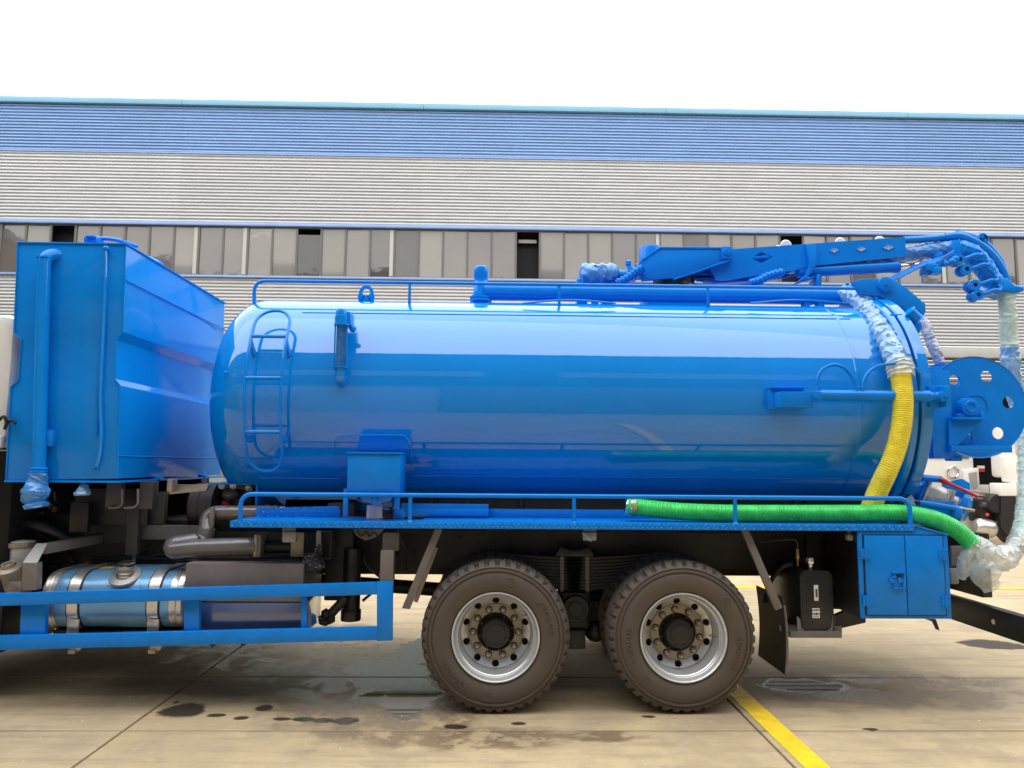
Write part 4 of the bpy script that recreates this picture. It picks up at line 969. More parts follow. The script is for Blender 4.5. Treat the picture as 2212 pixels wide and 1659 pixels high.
for x0_, x1_ in ((145, 168), (318, 341)):
    p0, p1 = P(x0_, 1310, Yf).x, P(x1_, 1310, Yf).x
    ftank(p0-.012, p1+.012, .004, 'strap_pad', 'black', ft); so = ftank(p0, p1, .012, 'tank_strap', 'silver', ft)
    pbox(MB(), x0_-1, 1338, x1_+1, 1368, Yf-.02, .02, .002).build('strap_end', 'silver', ft)
    cl = MB(); pbox(cl, x0_+5, 1395, x1_-4, 1402, Yf+.0, .10, .003); q = P(x1_+1, 1399, Yf); cl.cyl((q.x, q.y, q.z), (q.x, q.y+.04, q.z), .02, 10); pbox(cl, x0_+1, 1403, x1_-6, 1413, Yf+.02, .10, .004); cl.build('strap_bolt', 'steel', ft)
q = P(287, 1232, Yf+.2); zz = zt+.002
ta = math.radians(33); fy, fz = Yf+.18-.18*math.sin(ta), zt-.18+.18*math.cos(ta)
MB().lathe([(.0, .004), (.115, -.006), (.11, .006), (.06, .012)], (q.x, fy, fz), (0, -math.sin(ta), math.cos(ta)), 28).build('filler_plate', 'silver', ft)
nk = MB().lathe([(.058, 0), (.058, .012), (.054, .016), (.054, .03), (.058, .034), (.053, .04), (.053, .055), (.060, .058), (.064, .07), (.062, .09), (.05, .098), (0, .098)], (q.x, fy+.005, fz-.02), (0, 0, 1), 28).build('filler_neck', 'steel', ft)
MB().lathe([(.0, 0), (.058, 0), (.064, .004), (.064, .022), (.05, .03), (0, .03)], (q.x, fy+.005, fz+.072), (.08, -.12, 1), 20, rad=lambda j, k, r: r-.005*(k % 4 == 0) if j in (2, 3) else r).build('filler_cap', 'plastic', ft)
dp_ = MB()
for _ in range(60):
    t_ = rnd.uniform(.1, 1.35); x_ = rnd.uniform(a.x+.1, b.x-.1); r_ = rnd.uniform(.002, .004); n_ = V((0, -math.sin(t_), math.cos(t_))); c_ = V((x_, Yf+.18, zt-.18))+n_*.1815
    dp_.lathe([(0, .002), (r_, 0)], c_, n_, 6)
dp_.build('rain_drops', 'dkgrey', ft, 0, kind='stuff')
q0, q1 = P(208, 1228, Yf+.35).x, P(254, 1228, Yf+.35).x
MB().box((q0, Yf+.24, zt+.001), (q1, Yf+.33, zt+.003)).build('yellow_sticker', 'yellowst', ft, 0)
MB().box((P(120, 1400, .3).x, .25, z0-.03), (P(390, 1400, .3).x, .8, z0-.005)).build('tank_cradle', 'black', ft, 0)
for x_ in (165, 335): q = P(x_, 1390, .3); MB().prism([(q.x, .2, z0-.01), (q.x+.35, .2, z0-.01), (q.x+.1, .2, z0-.10), (q.x, .2, z0-.10)], (0, .5, 0)).build('cradle_foot', 'black', ft, 0)
# --- grey box behind the tank
Yg2 = .14
gb = MB(); pbox(gb, 399, 1217, 655, 1300, Yg2, .6, .008); gbo = gb.build('battery_box', 'grey', truck)
pbox(MB(), 404, 1301, 653, 1366, Yg2+.004, .6, .01).build('box_lower', 'lowpanel', gbo)
MB().prism(pp([(399, 1382), (650, 1370), (650, 1376), (399, 1390)], Yg2), (0, .5, 0)).build('box_cradle', 'blue', gbo, 0)
for x_ in (455, 520): MB().prism(flat([(x_, 1388), (x_+14, 1387), (x_, 1400)], Yg2), (0, .3, 0)).build('cradle_foot', 'black', gbo, 0)
cp = MB(); pbox(cp, 405, 1207, 650, 1212, Yg2+.2, .4, .004); cp.build('cover_plate', 'dkgrey', gbo)
MB().tube(cr([P(655, 1320, .1), P(660, 1300, .12), P(668, 1330, .12), P(664, 1360, .1)], 6), .02, 8).build('cable_loop', 'beige', gbo)
# --- exhaust / blower pipes under the deck
Ye = .42
MB().tube(corner([P(600, 1108, Ye+.1), P(462, 1108, Ye+.1), P(447, 1120, Ye+.08), P(444, 1163, Ye-.0), P(428, 1170, Ye-.05)], .14, 8), .058, 20).build('blower_pipe', 'greygloss', truck)
MB().tube(corner([P(446, 1140, Ye), P(440, 1168, Ye), P(372, 1178, Ye-.08), P(375, 1189, Ye-.12), P(420, 1184, Ye-.12), P(556, 1180, Ye-.12)], .10, 8), .068, 20).build('blower_pipe', 'greygloss', truck)
fg = MB(); pbox(fg, 452, 1096, 461, 1141, Ye, .03, .004); fg.build('pipe_clamp', 'grey', truck)
for x0_ in (548, 556): 
    f1 = MB(); pbox(f1, x0_, 1155, x0_+7, 1203, Ye-.18, .2, .004); f1.build('pipe_flange', 'beige' if x0_ == 548 else 'grey', truck)
MB().cyl(P(560, 1181, Ye-.05), P(650, 1181, Ye-.05), .05, 16).build('blower_pipe', 'chassis', truck)
f1 = MB(); pbox(f1, 628, 1150, 656, 1203, Ye-.1, .02, .004); f1.build('pipe_flange', 'beige', truck)
pbox(MB(), 404, 1200, 540, 1206, Ye-.1, .03, .004).build('angle_bar', 'grey', truck)
# pump / gearbox
c0, c1 = P(420, 1093, 1.0), P(474, 1093, 1.0); dxx = c1.x-c0.x
pm = MB().lathe([(0, 0), (.17, 0), (.19, .02), (.19, dxx*.45), (.20, dxx*.5), (.20, dxx), (.15, dxx+.02), (0, dxx+.02)], (c0.x, 1.0, c0.z), (1, 0, 0), 28).build('vacuum_pump', 'dkgrey', truck)
MB().prism(pp([(470, 1062), (500, 1050), (545, 1048), (548, 1095), (475, 1122)], .95), (0, .4, 0), .03).build('pump_head', 'chassis', pm)
for x_, y_, m in ((487, 1088, 'red'), (489, 1096, 'red'), (521, 1092, 'red'), (480, 1049, 'white'), (505, 1049, 'silver'), (538, 1054, 'silver')):
    q = P(x_, y_, .9); MB().lathe([(0, -.02), (.028, -.018), (.034, 0), (.03, .03)], q, (0, 1, .3), 12).build('pump_plug', m, pm)
MB().tube([P(484, 1050, .92), P(548, 1054, .92)], .02, 8).build('pump_line', 'grey', pm)
MB().ball(P(498, 1068, .9), .06, (1.3, .8, .8), 14).build('pump_dome', 'greygloss', pm)
# hanging brackets and boxes under the deck
hb_ = MB(); pbox(hb_, 684, 1146, 715, 1208, .30, .22, .003); bo = hb_.build('bracket_box', 'dkgrey', truck)
pbox(MB(), 694, 1150, 713, 1204, .296, .01, 0).build('box_opening', 'void', bo, 0)
MB().prism(pp([(683, 1148), (693, 1146), (694, 1200), (690, 1210), (682, 1203)], .27), (0, .02, 0), .002).build('box_flap', 'lightlens', bo)
v1 = MB(); pbox(v1, 826, 1150, 862, 1190, .2, .06, .008); v1.build('control_box', 'grey', truck)
MB().prism(pp([(762, 1143), (830, 1143), (815, 1160), (790, 1168), (770, 1158)], .4), (0, .02, 0), .002).build('valve_plate', 'grey', truck)
for x_, t in ((790, 1), (808, 0)):
    MB().tube(cr([P(x_-20, 1146, .38), P(x_-10, 1158, .38), P(x_, 1150, .38), P(x_+8, 1160, .38)], 5), .006, 6).build('valve_pipe', 'black', truck)
MB().lathe([(0, 0), (.075, .0), (.078, .01), (.078, .08), (.068, .085), (.068, .55)], (P(797, 1, .5).x, .5, P(797, 1340, .5).z), (0, 0, 1), 20).build('air_dryer', 'plastic', truck)
MB().box((P(745, 1, .55).x, .5, .70), (P(800, 1, .55).x, .8, 1.45), .01).build('tank_bracket', 'chassis', truck)
MB().tube(cr([P(860, 1143, .2), P(850, 1175, .22), P(835, 1200, .3), P(822, 1245, .3)], 6), .005, 6).build('brake_cable', 'black', truck)
tk = MB()
for _ in range(9):
    x = rnd.uniform(690, 860); y = rnd.uniform(1160, 1240); tk.tube(cr([P(x, y-20, .6), P(x+rnd.uniform(-30, 30), y+20, .55), P(x+rnd.uniform(-50, 50), y+60, .6)], 5), .012, 6)
tk.build('air_hose', 'chassis', truck)
MB().tube(cr([P(748, 1290, .3), P(725, 1315, .3), P(705, 1335, .3), P(690, 1340, .3)], 6), .035, 10).build('rubber_hose', 'black', truck)
cb2 = MB()
for _ in range(10): cb2.ball(P(rnd.uniform(688, 716), rnd.uniform(1325, 1345), .28), rnd.uniform(.02, .05), n=7)
cb2.build('coupling', 'black', truck)
MB().ball(P(675, 1338, .2), .03, (1, 1, 1.5), 8).build('blue_coupling', 'blue', truck)

# --- blue water box behind the cab
Yw = .10; DW = 2.1
prof_r = [(272, 527), (266, 717), (252, 734), (248.5, 818), (260, 833), (253.5, 1034)]
prof_l = [(14, 1038), (24, 836), (41, 822), (47, 734), (31, 718), (39, 524)]
poly = flat(prof_r+prof_l, Yw)
wb = MB().prism(poly, (0, DW, 0), .004).build('water_box', 'blue', truck, 30)
q0, q1, q2, q3 = P(252, 1034, Yw), P(14, 1038, Yw), P(39, 524, Yw), P(272, 527, Yw)
MB().box((q1.x-.01, Yw-.012, q1.z-.012), (q0.x+.012, Yw+DW+.02, q1.z+.004), .003).build('bottom_flange', 'blue', wb)
MB().box((q2.x-.012, Yw-.01, q2.z-.006), (q3.x+.012, Yw+DW, q2.z+.006), .002).build('top_flange', 'blue', wb)
q = P(271, 605, Yw); MB().tube([q+V((.006, 0, 0)), q+V((.006, DW, 0))], .006, 6).build('weld_seam', 'blue', wb)
q = P(254, 985, Yw); MB().tube([q+V((.006, 0, 0)), q+V((.006, DW, 0))], .005, 6).build('weld_seam', 'blue', wb)
for a, b in zip(flat(prof_r, Yw), flat(prof_r, Yw)[1:]):
    pts = [a.lerp(b, k/10)+V((rnd.uniform(-.002, .002), -.002, 0)) for k in range(11)]; MB().tube(pts, .0055, 6).build('weld_seam', 'blue', wb)
for a, b in zip(flat(prof_l, Yw), flat(prof_l, Yw)[1:]):
    pts = [a.lerp(b, k/8)+V((rnd.uniform(-.002, .002), -.002, 0)) for k in range(9)]; MB().tube(pts, .006, 6).build('weld_seam', 'blue', wb)
for x_ in (620, 770): q = V((P(253, 1034, Yw).x-.02, Yw+(.62 if x_ == 620 else 1.62), q1.z)); MB().box((q.x-.02, q.y, q.z-.01), (q.x+.05, q.y+.1, q.z+.02), .006).build('box_foot', 'blue', wb)
# lid on top
lc = V((P(165, 500, .9).x, Yw+.62, q2.z))
lc.x = (q2.x+q3.x)/2
MB().lathe([(0, .085), (.2, .08), (.34, .06), (.39, .035), (.40, .02), (.39, .01), (.36, .008), (.36, -.01)], lc, (0, 0, 1), 48).build('manhole_lid', 'blue', wb)
pbox(MB(), 180, 510, 209, 522, lc.y-.40, .12, .008).build('lid_clamp', 'blue', wb)
pbox(MB(), 184, 507.5, 205, 512, lc.y-.42, .1, .006).build('lid_clamp', 'blue', wb)
MB().tube(cr([P(205, 514, lc.y-.3), P(250, 518, lc.y-.3), P(296, 532, lc.y-.1)], 6), .016, 8).build('lid_lever', 'blue', wb)
# overflow pipe
Yq = Yw-.06; pt, pb_ = P(99, 552, Yq), P(84, 1018, Yq)
ov = MB().tube(corner([V((pb_.x, Yq, pb_.z)), V((pt.x-.012, Yq, pt.z+.02)), V((pt.x+.10, Yw+.1, pt.z+.035))], .12, 8), .046, 20).build('overflow_pipe', 'blue', wb)
MB().lathe([(.046, 0), (.052, .002), (.052, .008), (.046, .01)], (pt.x-.012, Yq, P(99, 558, Yq).z), (0, 0, 1), 20).build('pipe_collar', 'blue', ov)
MB().lathe([(.046, 0), (.060, .0), (.062, .008), (.056, .012), (.056, .022), (.062, .028), (.06, .036), (.046, .04)], (pb_.x, Yq, pb_.z-.01), (0, 0, 1), 24).build('pipe_collar', 'blue', ov)
pbox(MB(), 94, 928, 113, 964, Yq+.01, .06, .004).build('pipe_clip', 'blue', wb)
# level tube
pts = [P(x, y, Yw-.03) for x, y in ((227, 537), (228, 570), (226, 640), (223, 720), (219, 800), (217, 870), (219, 940), (214, 985), (207, 1008))]
MB().tube(cr(pts, 5), .014, 10).build('level_tube', 'tank', wb)
MB().tube([P(219, 720, Yw-.006), P(208, 940, Yw-.006)], .012, 8).build('tube_backing', 'blue', wb)
MB().ball(P(229, 537, Yw-.03), .022, (1.3, 1, 1), 10).build('tube_valve', 'blue', wb)
for x_ in (203, 211): MB().ball(P(x_, 1010, Yw-.01), .014, n=8).build('bolt', 'blue', wb)
# support frame below it
sf = [(300, 1040, 330, 1100, .45, .1, 'dkgrey'), (228, 1042, 262, 1096, .35, .06, 'dkgrey'), (160, 1055, 320, 1135, .62, .05, 'chassis'), (302, 1063, 356, 1135, .75, .06, 'dkgrey'), (360, 1047, 447, 1054, .55, .08, 'grey'), (302, 1136, 450, 1166, .7, .1, 'grey'), (150, 1085, 190, 1150, .5, .05, 'chassis'), (120, 1110, 290, 1175, .75, .04, 'chassis'), (272, 1096, 298, 1200, .6, .05, 'dkgrey'), (360, 1035, 372, 1062, .4, .1, 'steel'), (0, 1050, 140, 1290, 1.4, .05, 'void'), (120, 1030, 441, 1160, 1.85, .05, 'void'), (441, 1075, 600, 1160, 1.85, .05, 'void')]  # void entries: near-black sheets coloured as the deep shade behind the frame
for x0_, y0_, x1_, y1_, y, d_, m in sf:
    b_ = MB(); pbox(b_, x0_, y0_, x1_, y1_, y, d_, .006); b_.build('support_or_shade_plate', m, truck)
MB().prism(pp([(362, 1054), (445, 1045), (450, 1049), (445, 1060), (366, 1068)], .5), (0, .04, 0), .002).build('support_angle', 'steel', truck)
MB().prism(pp([(435, 1032), (448, 1032), (448, 1060), (436, 1060)], .9), (0, .04, 0), .002).build('support_post', 'grey', truck)
for x_ in (264, 298):
    MB().tube(corner([P(x_, 1056, .33), P(x_, 1090, .33), P(x_-10, 1097, .33), P(x_-30, 1097, .33)], .05, 4), .009, 8).build('hook_rod', 'grey', truck)
q = P(292, 1165, .66); MB().lathe([(.012, .08), (.012, 0), (.035, -.005), (.035, -.02), (.015, -.03), (.013, -.17)], q, (0, 0, 1), 12).build('grease_fitting', 'grey', truck)
eg = MB()
for _ in range(60): eg.ball(P(rnd.uniform(-20, 140), rnd.uniform(1060, 1230), rnd.uniform(.7, 1.2)), rnd.uniform(.015, .06), n=7)
for _ in range(14): eg.tube(cr([P(rnd.uniform(-20, 160), rnd.uniform(1060, 1230), .8), P(rnd.uniform(-20, 160), rnd.uniform(1060, 1230), .75), P(rnd.uniform(-20, 160), rnd.uniform(1060, 1230), .9)], 6), .014, 6)
for _ in range(16):
    x = rnd.uniform(130, 400); eg.tube(cr([P(x, 1205+rnd.uniform(-6, 8), .8), P(x+60, 1200+rnd.uniform(-6, 8), .8), P(x+120, 1206+rnd.uniform(-6, 8), .85)], 5), .012, 6)
eg.build('engine_clutter', 'chassis', truck, 35, kind='stuff')
fa = MB().lathe([(0, 0), (.08, 0), (.085, .01), (.085, .16), (0, .17)], P(46, 1214, .5)+V((0, 0, 0)), (0, 0, 1), 20).build('fuel_filter', 'sticker', truck)
q = P(46, 1183, .5); MB().lathe([(.0, -.0), (.1, 0), (.105, .01), (.105, .04), (.05, .05), (0, .05)], q, (0, 0, 1), 10).build('filter_head', 'steel', fa)
q = P(20, 1229, .25); fb = MB().lathe([(.0, .03), (.03, .03), (.035, .045), (.045, .045), (.05, .02), (.085, .005), (.085, -.02), (.07, -.05), (.07, -.2)], q, (-.1, -.45, 1), 24).build('oil_filler', 'beige', truck)
MB().lathe([(0, .025), (.029, .031)], q, (-.1, -.45, 1), 16).build('filler_hole', 'void', fb, 0)
pbox(MB(), 17, 1256, 44, 1288, .2, .15, .006).build('battery_clamp', 'steel', truck)
MB().tube(cr([P(10, 1140, .6), P(60, 1132, .6), P(110, 1145, .6), P(150, 1165, .65)], 8), .045, 12).build('intake_hose', 'plastic', truck)
# cab at the left edge
cabx = P(42, 760, .2).x
cabm = MB().box((-6.6, .12, P(20, 966, .12).z), (cabx, 2.38, P(10, 676, .12).z), .09).build('cab', 'white', truck)
MB().box((cabx-.3, .10, P(20, 969, .10).z-.0), (cabx-.02, .16, P(20, 940, .1).z), .02).build('cab_trim', 'white', cabm)
MB().box((-6.6, .4, .75), (cabx-.1, 2.1, P(20, 970, .1).z-.01), .02).build('cab_floor', 'void', cabm)
MB().tube(cr([P(-5, 910, .05), P(8, 900, .05), P(14, 912, .05), P(10, 928, .05)], 6), .012, 8).build('mirror_arm', 'black', cabm)
MB().tube(cr([P(14, 916, .07), P(24, 908, .07), P(34, 915, .07)], 6), .012, 8).build('grab_handle', 'black', cabm)
# --- rear door ram on the flank
Yc = .16
br = MB(); pbox(br, 1664, 838, 1738, 884, .26, .2, .004); pbox(br, 1664, 835, 1738, 839, .24, .22, .002); brk = br.build('ram_bracket', 'flatblue', truck)
pbox(MB(), 1686, 846, 1757, 880, Yc-.03, .2, .004).build('ram_clevis', 'flatblue', brk)
ps = MB(); q = P(1765, 857, Yc-.035); pbox(ps, 1756, 846, 1776, 867, Yc-.04, .02, .004); ps.lathe([(0, -.012), (.014, -.012), (.014, .01)], P(1763, 857, Yc-.045), (0, 1, 0), 12); ps.build('clevis_pin', 'flatblue', brk)
z = P(1880, 855, Yc).z; xa_, xb2 = P(1762, 855, Yc).x, P(2008, 855, Yc).x; rr = abs(P(1880, 844, Yc).z-P(1880, 867, Yc).z)/2
ram = MB().lathe([(0, 0), (rr*.85, 0), (rr, .02), (rr, xb2-xa_-.08), (rr*1.08, xb2-xa_-.075), (rr*1.08, xb2-xa_-.008), (rr*.9, xb2-xa_), (0, xb2-xa_)], (xa_, Yc, z), (1, 0, 0), 28).build('door_ram', 'flatblue', truck)
rod = MB().lathe([(.032, 0), (.032, .02), (.038, .025), (.028, .04), (.036, .05), (.026, .07), (.026, .10)], (xb2, Yc, z), (1, 0, 0), 16)
e_ = P(2036, 855, Yc); rod.lathe([(0, -.035), (.03, -.035), (.044, -.03), (.044, .03), (0, .03)], (e_.x, Yc, z), (0, 1, 0), 20); rod.lathe([(0, -.012), (.012, -.012), (.012, 0)], (e_.x, Yc-.036, z), (0, 1, 0), 6); rod.build('ram_eye', 'flatblue', ram)
eb = MB(); pbox(eb, 2008, 833, 2046, 879, Yc+.05, .5, .004); eb.build('door_bracket', 'flatblue', door)
eb = MB(); pbox(eb, 2044, 833, 2055, 879, Yc-.04, .4, .004); eb.build('door_bracket', 'flatblue', door)
for pts in ([(1768, 842), (1766, 822), (1775, 800), (1800, 788), (1825, 796), (1842, 818), (1849, 842)], [(1863, 842), (1868, 818), (1885, 797), (1910, 788), (1950, 786), (1975, 795), (1989, 812), (1991, 842)]):
    MB().tube(cr([P(x, y, Yc-.01) for x, y in pts], 8), .0125, 10).build('hydraulic_hose', 'flatblue', ram)
fm = MB()
for x_ in (1768, 1850, 1862, 1991): q = P(x_, 841, Yc-.01); fm.lathe([(.016, -.02), (.02, -.015), (.016, .01), (.019, .015), (.016, .03)], (q.x, q.y, z+rr), (0, 0, 1), 8)
fm.build('hose_fitting', 'flatblue', ram)
# --- drain hose: wrapped upper part, bare yellow part
end = V((b.x, 0, 0)); e1_ = P(1836, 636, 1.0)
pts = [P(1822, 634, 1.22), P(1850, 645, 1.06), P(1878, 675, .80), P(1903, 712, .54), P(1922, 748, .36), P(1938, 785, .24), P(1944, 800, .2)]
path = resample(cr(pts, 10), .008)
wrap = MB().tube(path, [.077+.006*math.sin(i*.6)+.004*noise.noise(V((i*.25, 0, 3))) for i in range(len(path))], 60, crumple=(.017, 10)).build('wrapped_hose', 'palefilm', truck, 22)
for x_, y_, yy in ((1829, 636, 1.18), (1858, 650, 1.0)):
    q = P(x_, y_, yy); ax = V((1, -.5, -.3)); MB().lathe([(.084, -.012), (.087, -.008), (.087, .008), (.084, .012)], q, ax, 24).ball(q+V((0, -.02, .095)), .018, n=8).build('hose_clamp', 'blue', wrap)
pts = [P(1938, 782, .25), P(1943, 800, .2), P(1949, 840, .155), P(1950.5, 880, .14), P(1947, 920, .14), P(1937, 965, .15), P(1920, 1010, .165), P(1902, 1048, .22), P(1885, 1086, .27), P(1881, 1096, .28)]
path = resample(cr(pts, 12), .0030)
yr = [.0715+.0040*math.cos(2*math.pi*i*.003/.0155) for i in range(len(path))]
yh = MB().tube(path, yr, 32).build('yellow_hose', 'hose_y', truck, 60)
cuff = resample(cr([P(1941, 782, .22), P(1944, 793, .2), P(1946, 805, .18), P(1947.5, 815, .17)], 6), .006)
MB().tube(cuff, [.092-.01*abs(k/len(cuff)-.4)+.006*math.sin(k*1.3) for k in range(len(cuff))], 48, caps=False, crumple=(.016, 12)).build('plastic_cuff', 'whitefilm', yh, 22)
q = path[-1]; MB().lathe([(.062, 0), (.076, .0), (.078, .01), (.062, .012)], q, (path[-1]-path[-5]), 24).build('hose_end', 'clearfilm', yh)
# --- boom on the tank top
YB0 = 1.42; BW = .42; YM = 1.63
tur = MB().prism(flat([(1387, 588), (1390, 580), (1386, 562), (1426, 535), (1500, 532), (1565, 534), (1582, 536), (1582, 558), (1530, 574), (1454, 601), (1387, 606)], YB0), (0, .05, 0), .004)
tu2 = MB().prism(flat([(1387, 606), (1386, 562), (1426, 535), (1582, 536), (1582, 558), (1454, 601)], YB0+BW+.1), (0, .05, 0), .004)
boom = tur.build('loading_boom', 'flatblue', truck); tu2.build('turret_plate', 'flatblue', boom)
ed = MB().prism(flat([(1386, 560), (1426, 533), (1582, 534), (1582, 537), (1426, 536.5), (1386, 564)], YB0-.008), (0, BW+.16, 0), .001); ed.build('turret_edge', 'flatblue', boom)
MB().prism(flat([(1454, 601), (1582, 557), (1585, 561), (1456, 605)], YB0-.02), (0, .10, 0), .001).build('turret_edge', 'flatblue', boom)
pv = MB(); pbox(pv, 1559, 532, 1583, 559, YB0-.03, .1, .006); q = P(1571, 544, YB0-.03); pv.lathe([(0, -.016), (.034, -.016), (.038, -.01), (.038, 0)], q, (0, 1, 0), 20).lathe([(0, -.022), (.012, -.022), (.012, -.015)], q, (0, 1, 0), 10); pv.build('boom_pivot', 'flatblue', boom)
q = P(1405, 547, YB0+.2); MB().lathe([(.11, -.12), (.11, .03), (.1, .06), (.07, .07), (0, .07)], q, (0, 0, 1), 24).build('slew_cap', 'flatblue', boom)
sr = P(1455, 612, YM); base = MB().lathe([(.23, -.14), (.23, -.06), (.20, -.06), (.20, .04)], (sr.x, YM, sr.z), (0, 0, 1), 40)
for k in range(22):
    a_ = 2*math.pi*k/22; base.lathe([(0, .022), (.013, .022), (.013, 0)], (sr.x+.216*math.cos(a_), YM+.216*math.sin(a_), sr.z-.055), (0, 0, 1), 6)
base.build('slew_ring', 'black', boom)
MB().box((sr.x-.3, YM-.2, ZC+RT-.10), (sr.x+.3, YM+.2, sr.z-.12), .01).build('slew_base', 'blue', boom)
main = flat([(1580, 538), (1955, 512), (1958, 553), (1752, 575), (1720, 583), (1560, 606), (1546, 603), (1535, 585), (1534, 570), (1582, 557)], YB0+.04)
dmd = flat([(1621, 557), (1645, 544.5), (1669, 555), (1645, 567.5)], YB0+.04)
fb_ = bmesh.new()
for lp in (main, dmd):
    vs_ = [fb_.verts.new(p) for p in lp]
    for k in range(len(vs_)): fb_.edges.new((vs_[k], vs_[(k+1) % len(vs_)]))
bmesh.ops.triangle_fill(fb_, edges=fb_.edges[:], use_beauty=True)
bmesh.ops.recalc_face_normals(fb_, faces=fb_.faces[:])
r_ = bmesh.ops.extrude_face_region(fb_, geom=fb_.faces[:])
for v_ in [g_ for g_ in r_['geom'] if isinstance(g_, bmesh.types.BMVert)]: v_.co.y += .022
bm_ = MB().bm(fb_).build('boom_arm', 'flatblue', boom)
MB().prism([dmd[0]+V((0, .03, .0)), dmd[2]+V((0, .03, 0)), dmd[2]+V((0, .14, -.06)), dmd[0]+V((0, .14, -.06))], (0, 0, -.004)).build('hole_lip', 'blue', bm_)
MB().prism([p+V((0, BW-.10, 0)) for p in main], (0, .02, 0), .003).build('arm_plate', 'flatblue', boom)
tq = flat([(1581, 538), (1954, 512), (1954, 515), (1581, 541)], YB0+.062); MB().prism(tq, (0, BW-.144, 0)).build('arm_top', 'flatblue', boom)
def diamond(x_, y_, w, h, parent, m):
    c = P(x_, y_, YB0+.037); l, r = P(x_-w, y_+1, YB0+.037), P(x_+w, y_-1, YB0+.037); t, b2 = P(x_, y_-h, YB0+.037), P(x_, y_+h, YB0+.037); k = V((0, -.003, 0))
    vs = [l, t, r, b2]+[c.lerp(p, .9)+V((0, .0, 0)) for p in (l, t, r, b2)]
    MB().add([p+k for p in (l, t, r, b2)]+[c+V((0, .0005 if w < 30 else .05, 0))], [(0, 1, 4), (1, 2, 4), (2, 3, 4), (3, 0, 4)]).build('pale_diamond_inset', m, parent, 0)
    MB().tube([p+k*.6 for p in (l, t, r, b2, l)], .003, 4, caps=False).build('diamond_rim', 'flatblue', parent)
diamond(1802, 541, 11, 5.5, bm_, 'clearfilm'); diamond(1861, 538, 11, 5.5, bm_, 'clearfilm'); diamond(1919, 534.5, 13, 6, bm_, 'clearfilm')  # pale insets coloured as the bright background seen through holes
wedge = MB().prism(flat([(1534, 588), (1546, 603), (1600, 602), (1700, 588), (1640, 606), (1545, 612), (1530, 606)], YB0+.12), (0, BW-.24, 0), .003).build('boom_keel', 'blue', boom)
MB().prism(flat([(1744, 527), (1762, 527), (1766, 568), (1752, 590), (1742, 604), (1726, 607), (1744, 590), (1750, 570)], YB0-.01), (0, .06, 0), .003).build('boom_bracket', 'flatblue', boom)
MB().prism(flat([(1764, 593), (1772, 593), (1774, 620), (1764, 620)], YB0), (0, .1, 0), .003).build('boom_rest', 'flatblue', boom)
MB().prism(flat([(1764, 594), (1758, 600), (1720, 612), (1722, 608)], YB0), (0, .1, 0), .003).build('boom_rest', 'flatblue', boom)
MB().prism(flat([(1775, 592), (1771, 592), (1758, 615), (1766, 650), (1774, 650)], YM-.1), (0, .2, 0), .003).build('boom_rest', 'flatblue', boom)
for x_, y_ in ((1690, 528), (1806, 523), (1890, 520), (1733+500, 515)):
    if x_ > 2100: continue
    q = P(x_, y_, YM); MB().lathe([(.0, -.10), (.045, -.1), (.055, -.09), (.03, -.03), (.03, .03), (.055, .09), (.045, .1), (0, .1)], (q.x, YM, q.z-.035), (0, 1, 0), 24).build('hose_roller', 'sticker', boom)
it = MB().tube(cr([P(1950, 519, YM-.05), P(2000, 516.5, YM-.05), P(2063, 510, YM-.05)], 6), .034, 16).build('boom_extension', 'flatblue', boom)
# suction hose below the arm in painted-over film
path = resample(cr([P(1700, 575, YM), P(1765, 566, YM), P(1840, 559, YM), P(1900, 555, YM), P(1960, 548, YM), P(2010, 541, YM-.02), P(2050, 538, YM-.03), P(2075, 543, YM-.02)], 10), .009)
MB().tube(path, .078, 56, crumple=(.012, 11)).build('wrapped_boom_hose', 'bluefilm', boom, 22)
c0, c1 = P(1722, 588, YB0+.1), P(1940, 576, YB0+.1); ax = c1-c0; L_ = ax.length
MB().lathe([(0, 0), (.055, 0), (.055, L_-.06), (.062, L_-.05), (.062, L_), (0, L_)], c0, ax, 24).build('lift_ram', 'flatblue', boom)
MB().cyl(c1, P(2000, 571, YB0+.1), .026, 16).build('ram_rod', 'chrome', boom)
MB().prism(flat([(1998, 567), (2034, 562), (2042, 573), (2030, 582), (2000, 578)], YB0+.08), (0, .08, 0), .006).build('ram_eye', 'flatblue', boom)
MB().tube(cr([P(1940, 565, YB0), P(1970, 570, YB0), P(1990, 560, YB0), P(1996, 548, YB0)], 6), .006, 8).build('cable', 'black', boom)
ln = MB()
for k in range(4): ln.tube(cr([P(1912+k*2, 612-k*3, YB0-.02+k*.02), P(1950, 596-k*3, YB0-.03+k*.02), P(1990, 576-k*2.5, YB0-.03+k*.02), P(2035, 562-k*2, YB0), P(2060, 548-k*2, YB0+.02)], 8), .010, 8)
ln.build('hydraulic_lines', 'flatblue', boom)
vb = MB()
for _ in range(16): q = P(rnd.uniform(1998, 2024), rnd.uniform(574, 590), YB0+rnd.uniform(-.05, .05)); s_ = rnd.uniform(.02, .045); vb.box((q.x-s_, q.y-s_, q.z-s_*.7), (q.x+s_, q.y+s_, q.z+s_*.7), .006)
vb.build('valve_block', 'blue', boom)
for x_, y_, r_ in ((2022, 574, .03), (2042, 570, .035), (2055, 566, .045), (2062, 560, .04)): MB().ball(P(x_, y_, YB0+.02), r_, (1.2, 1, .9), 12).build('knuckle', 'flatblue', boom)
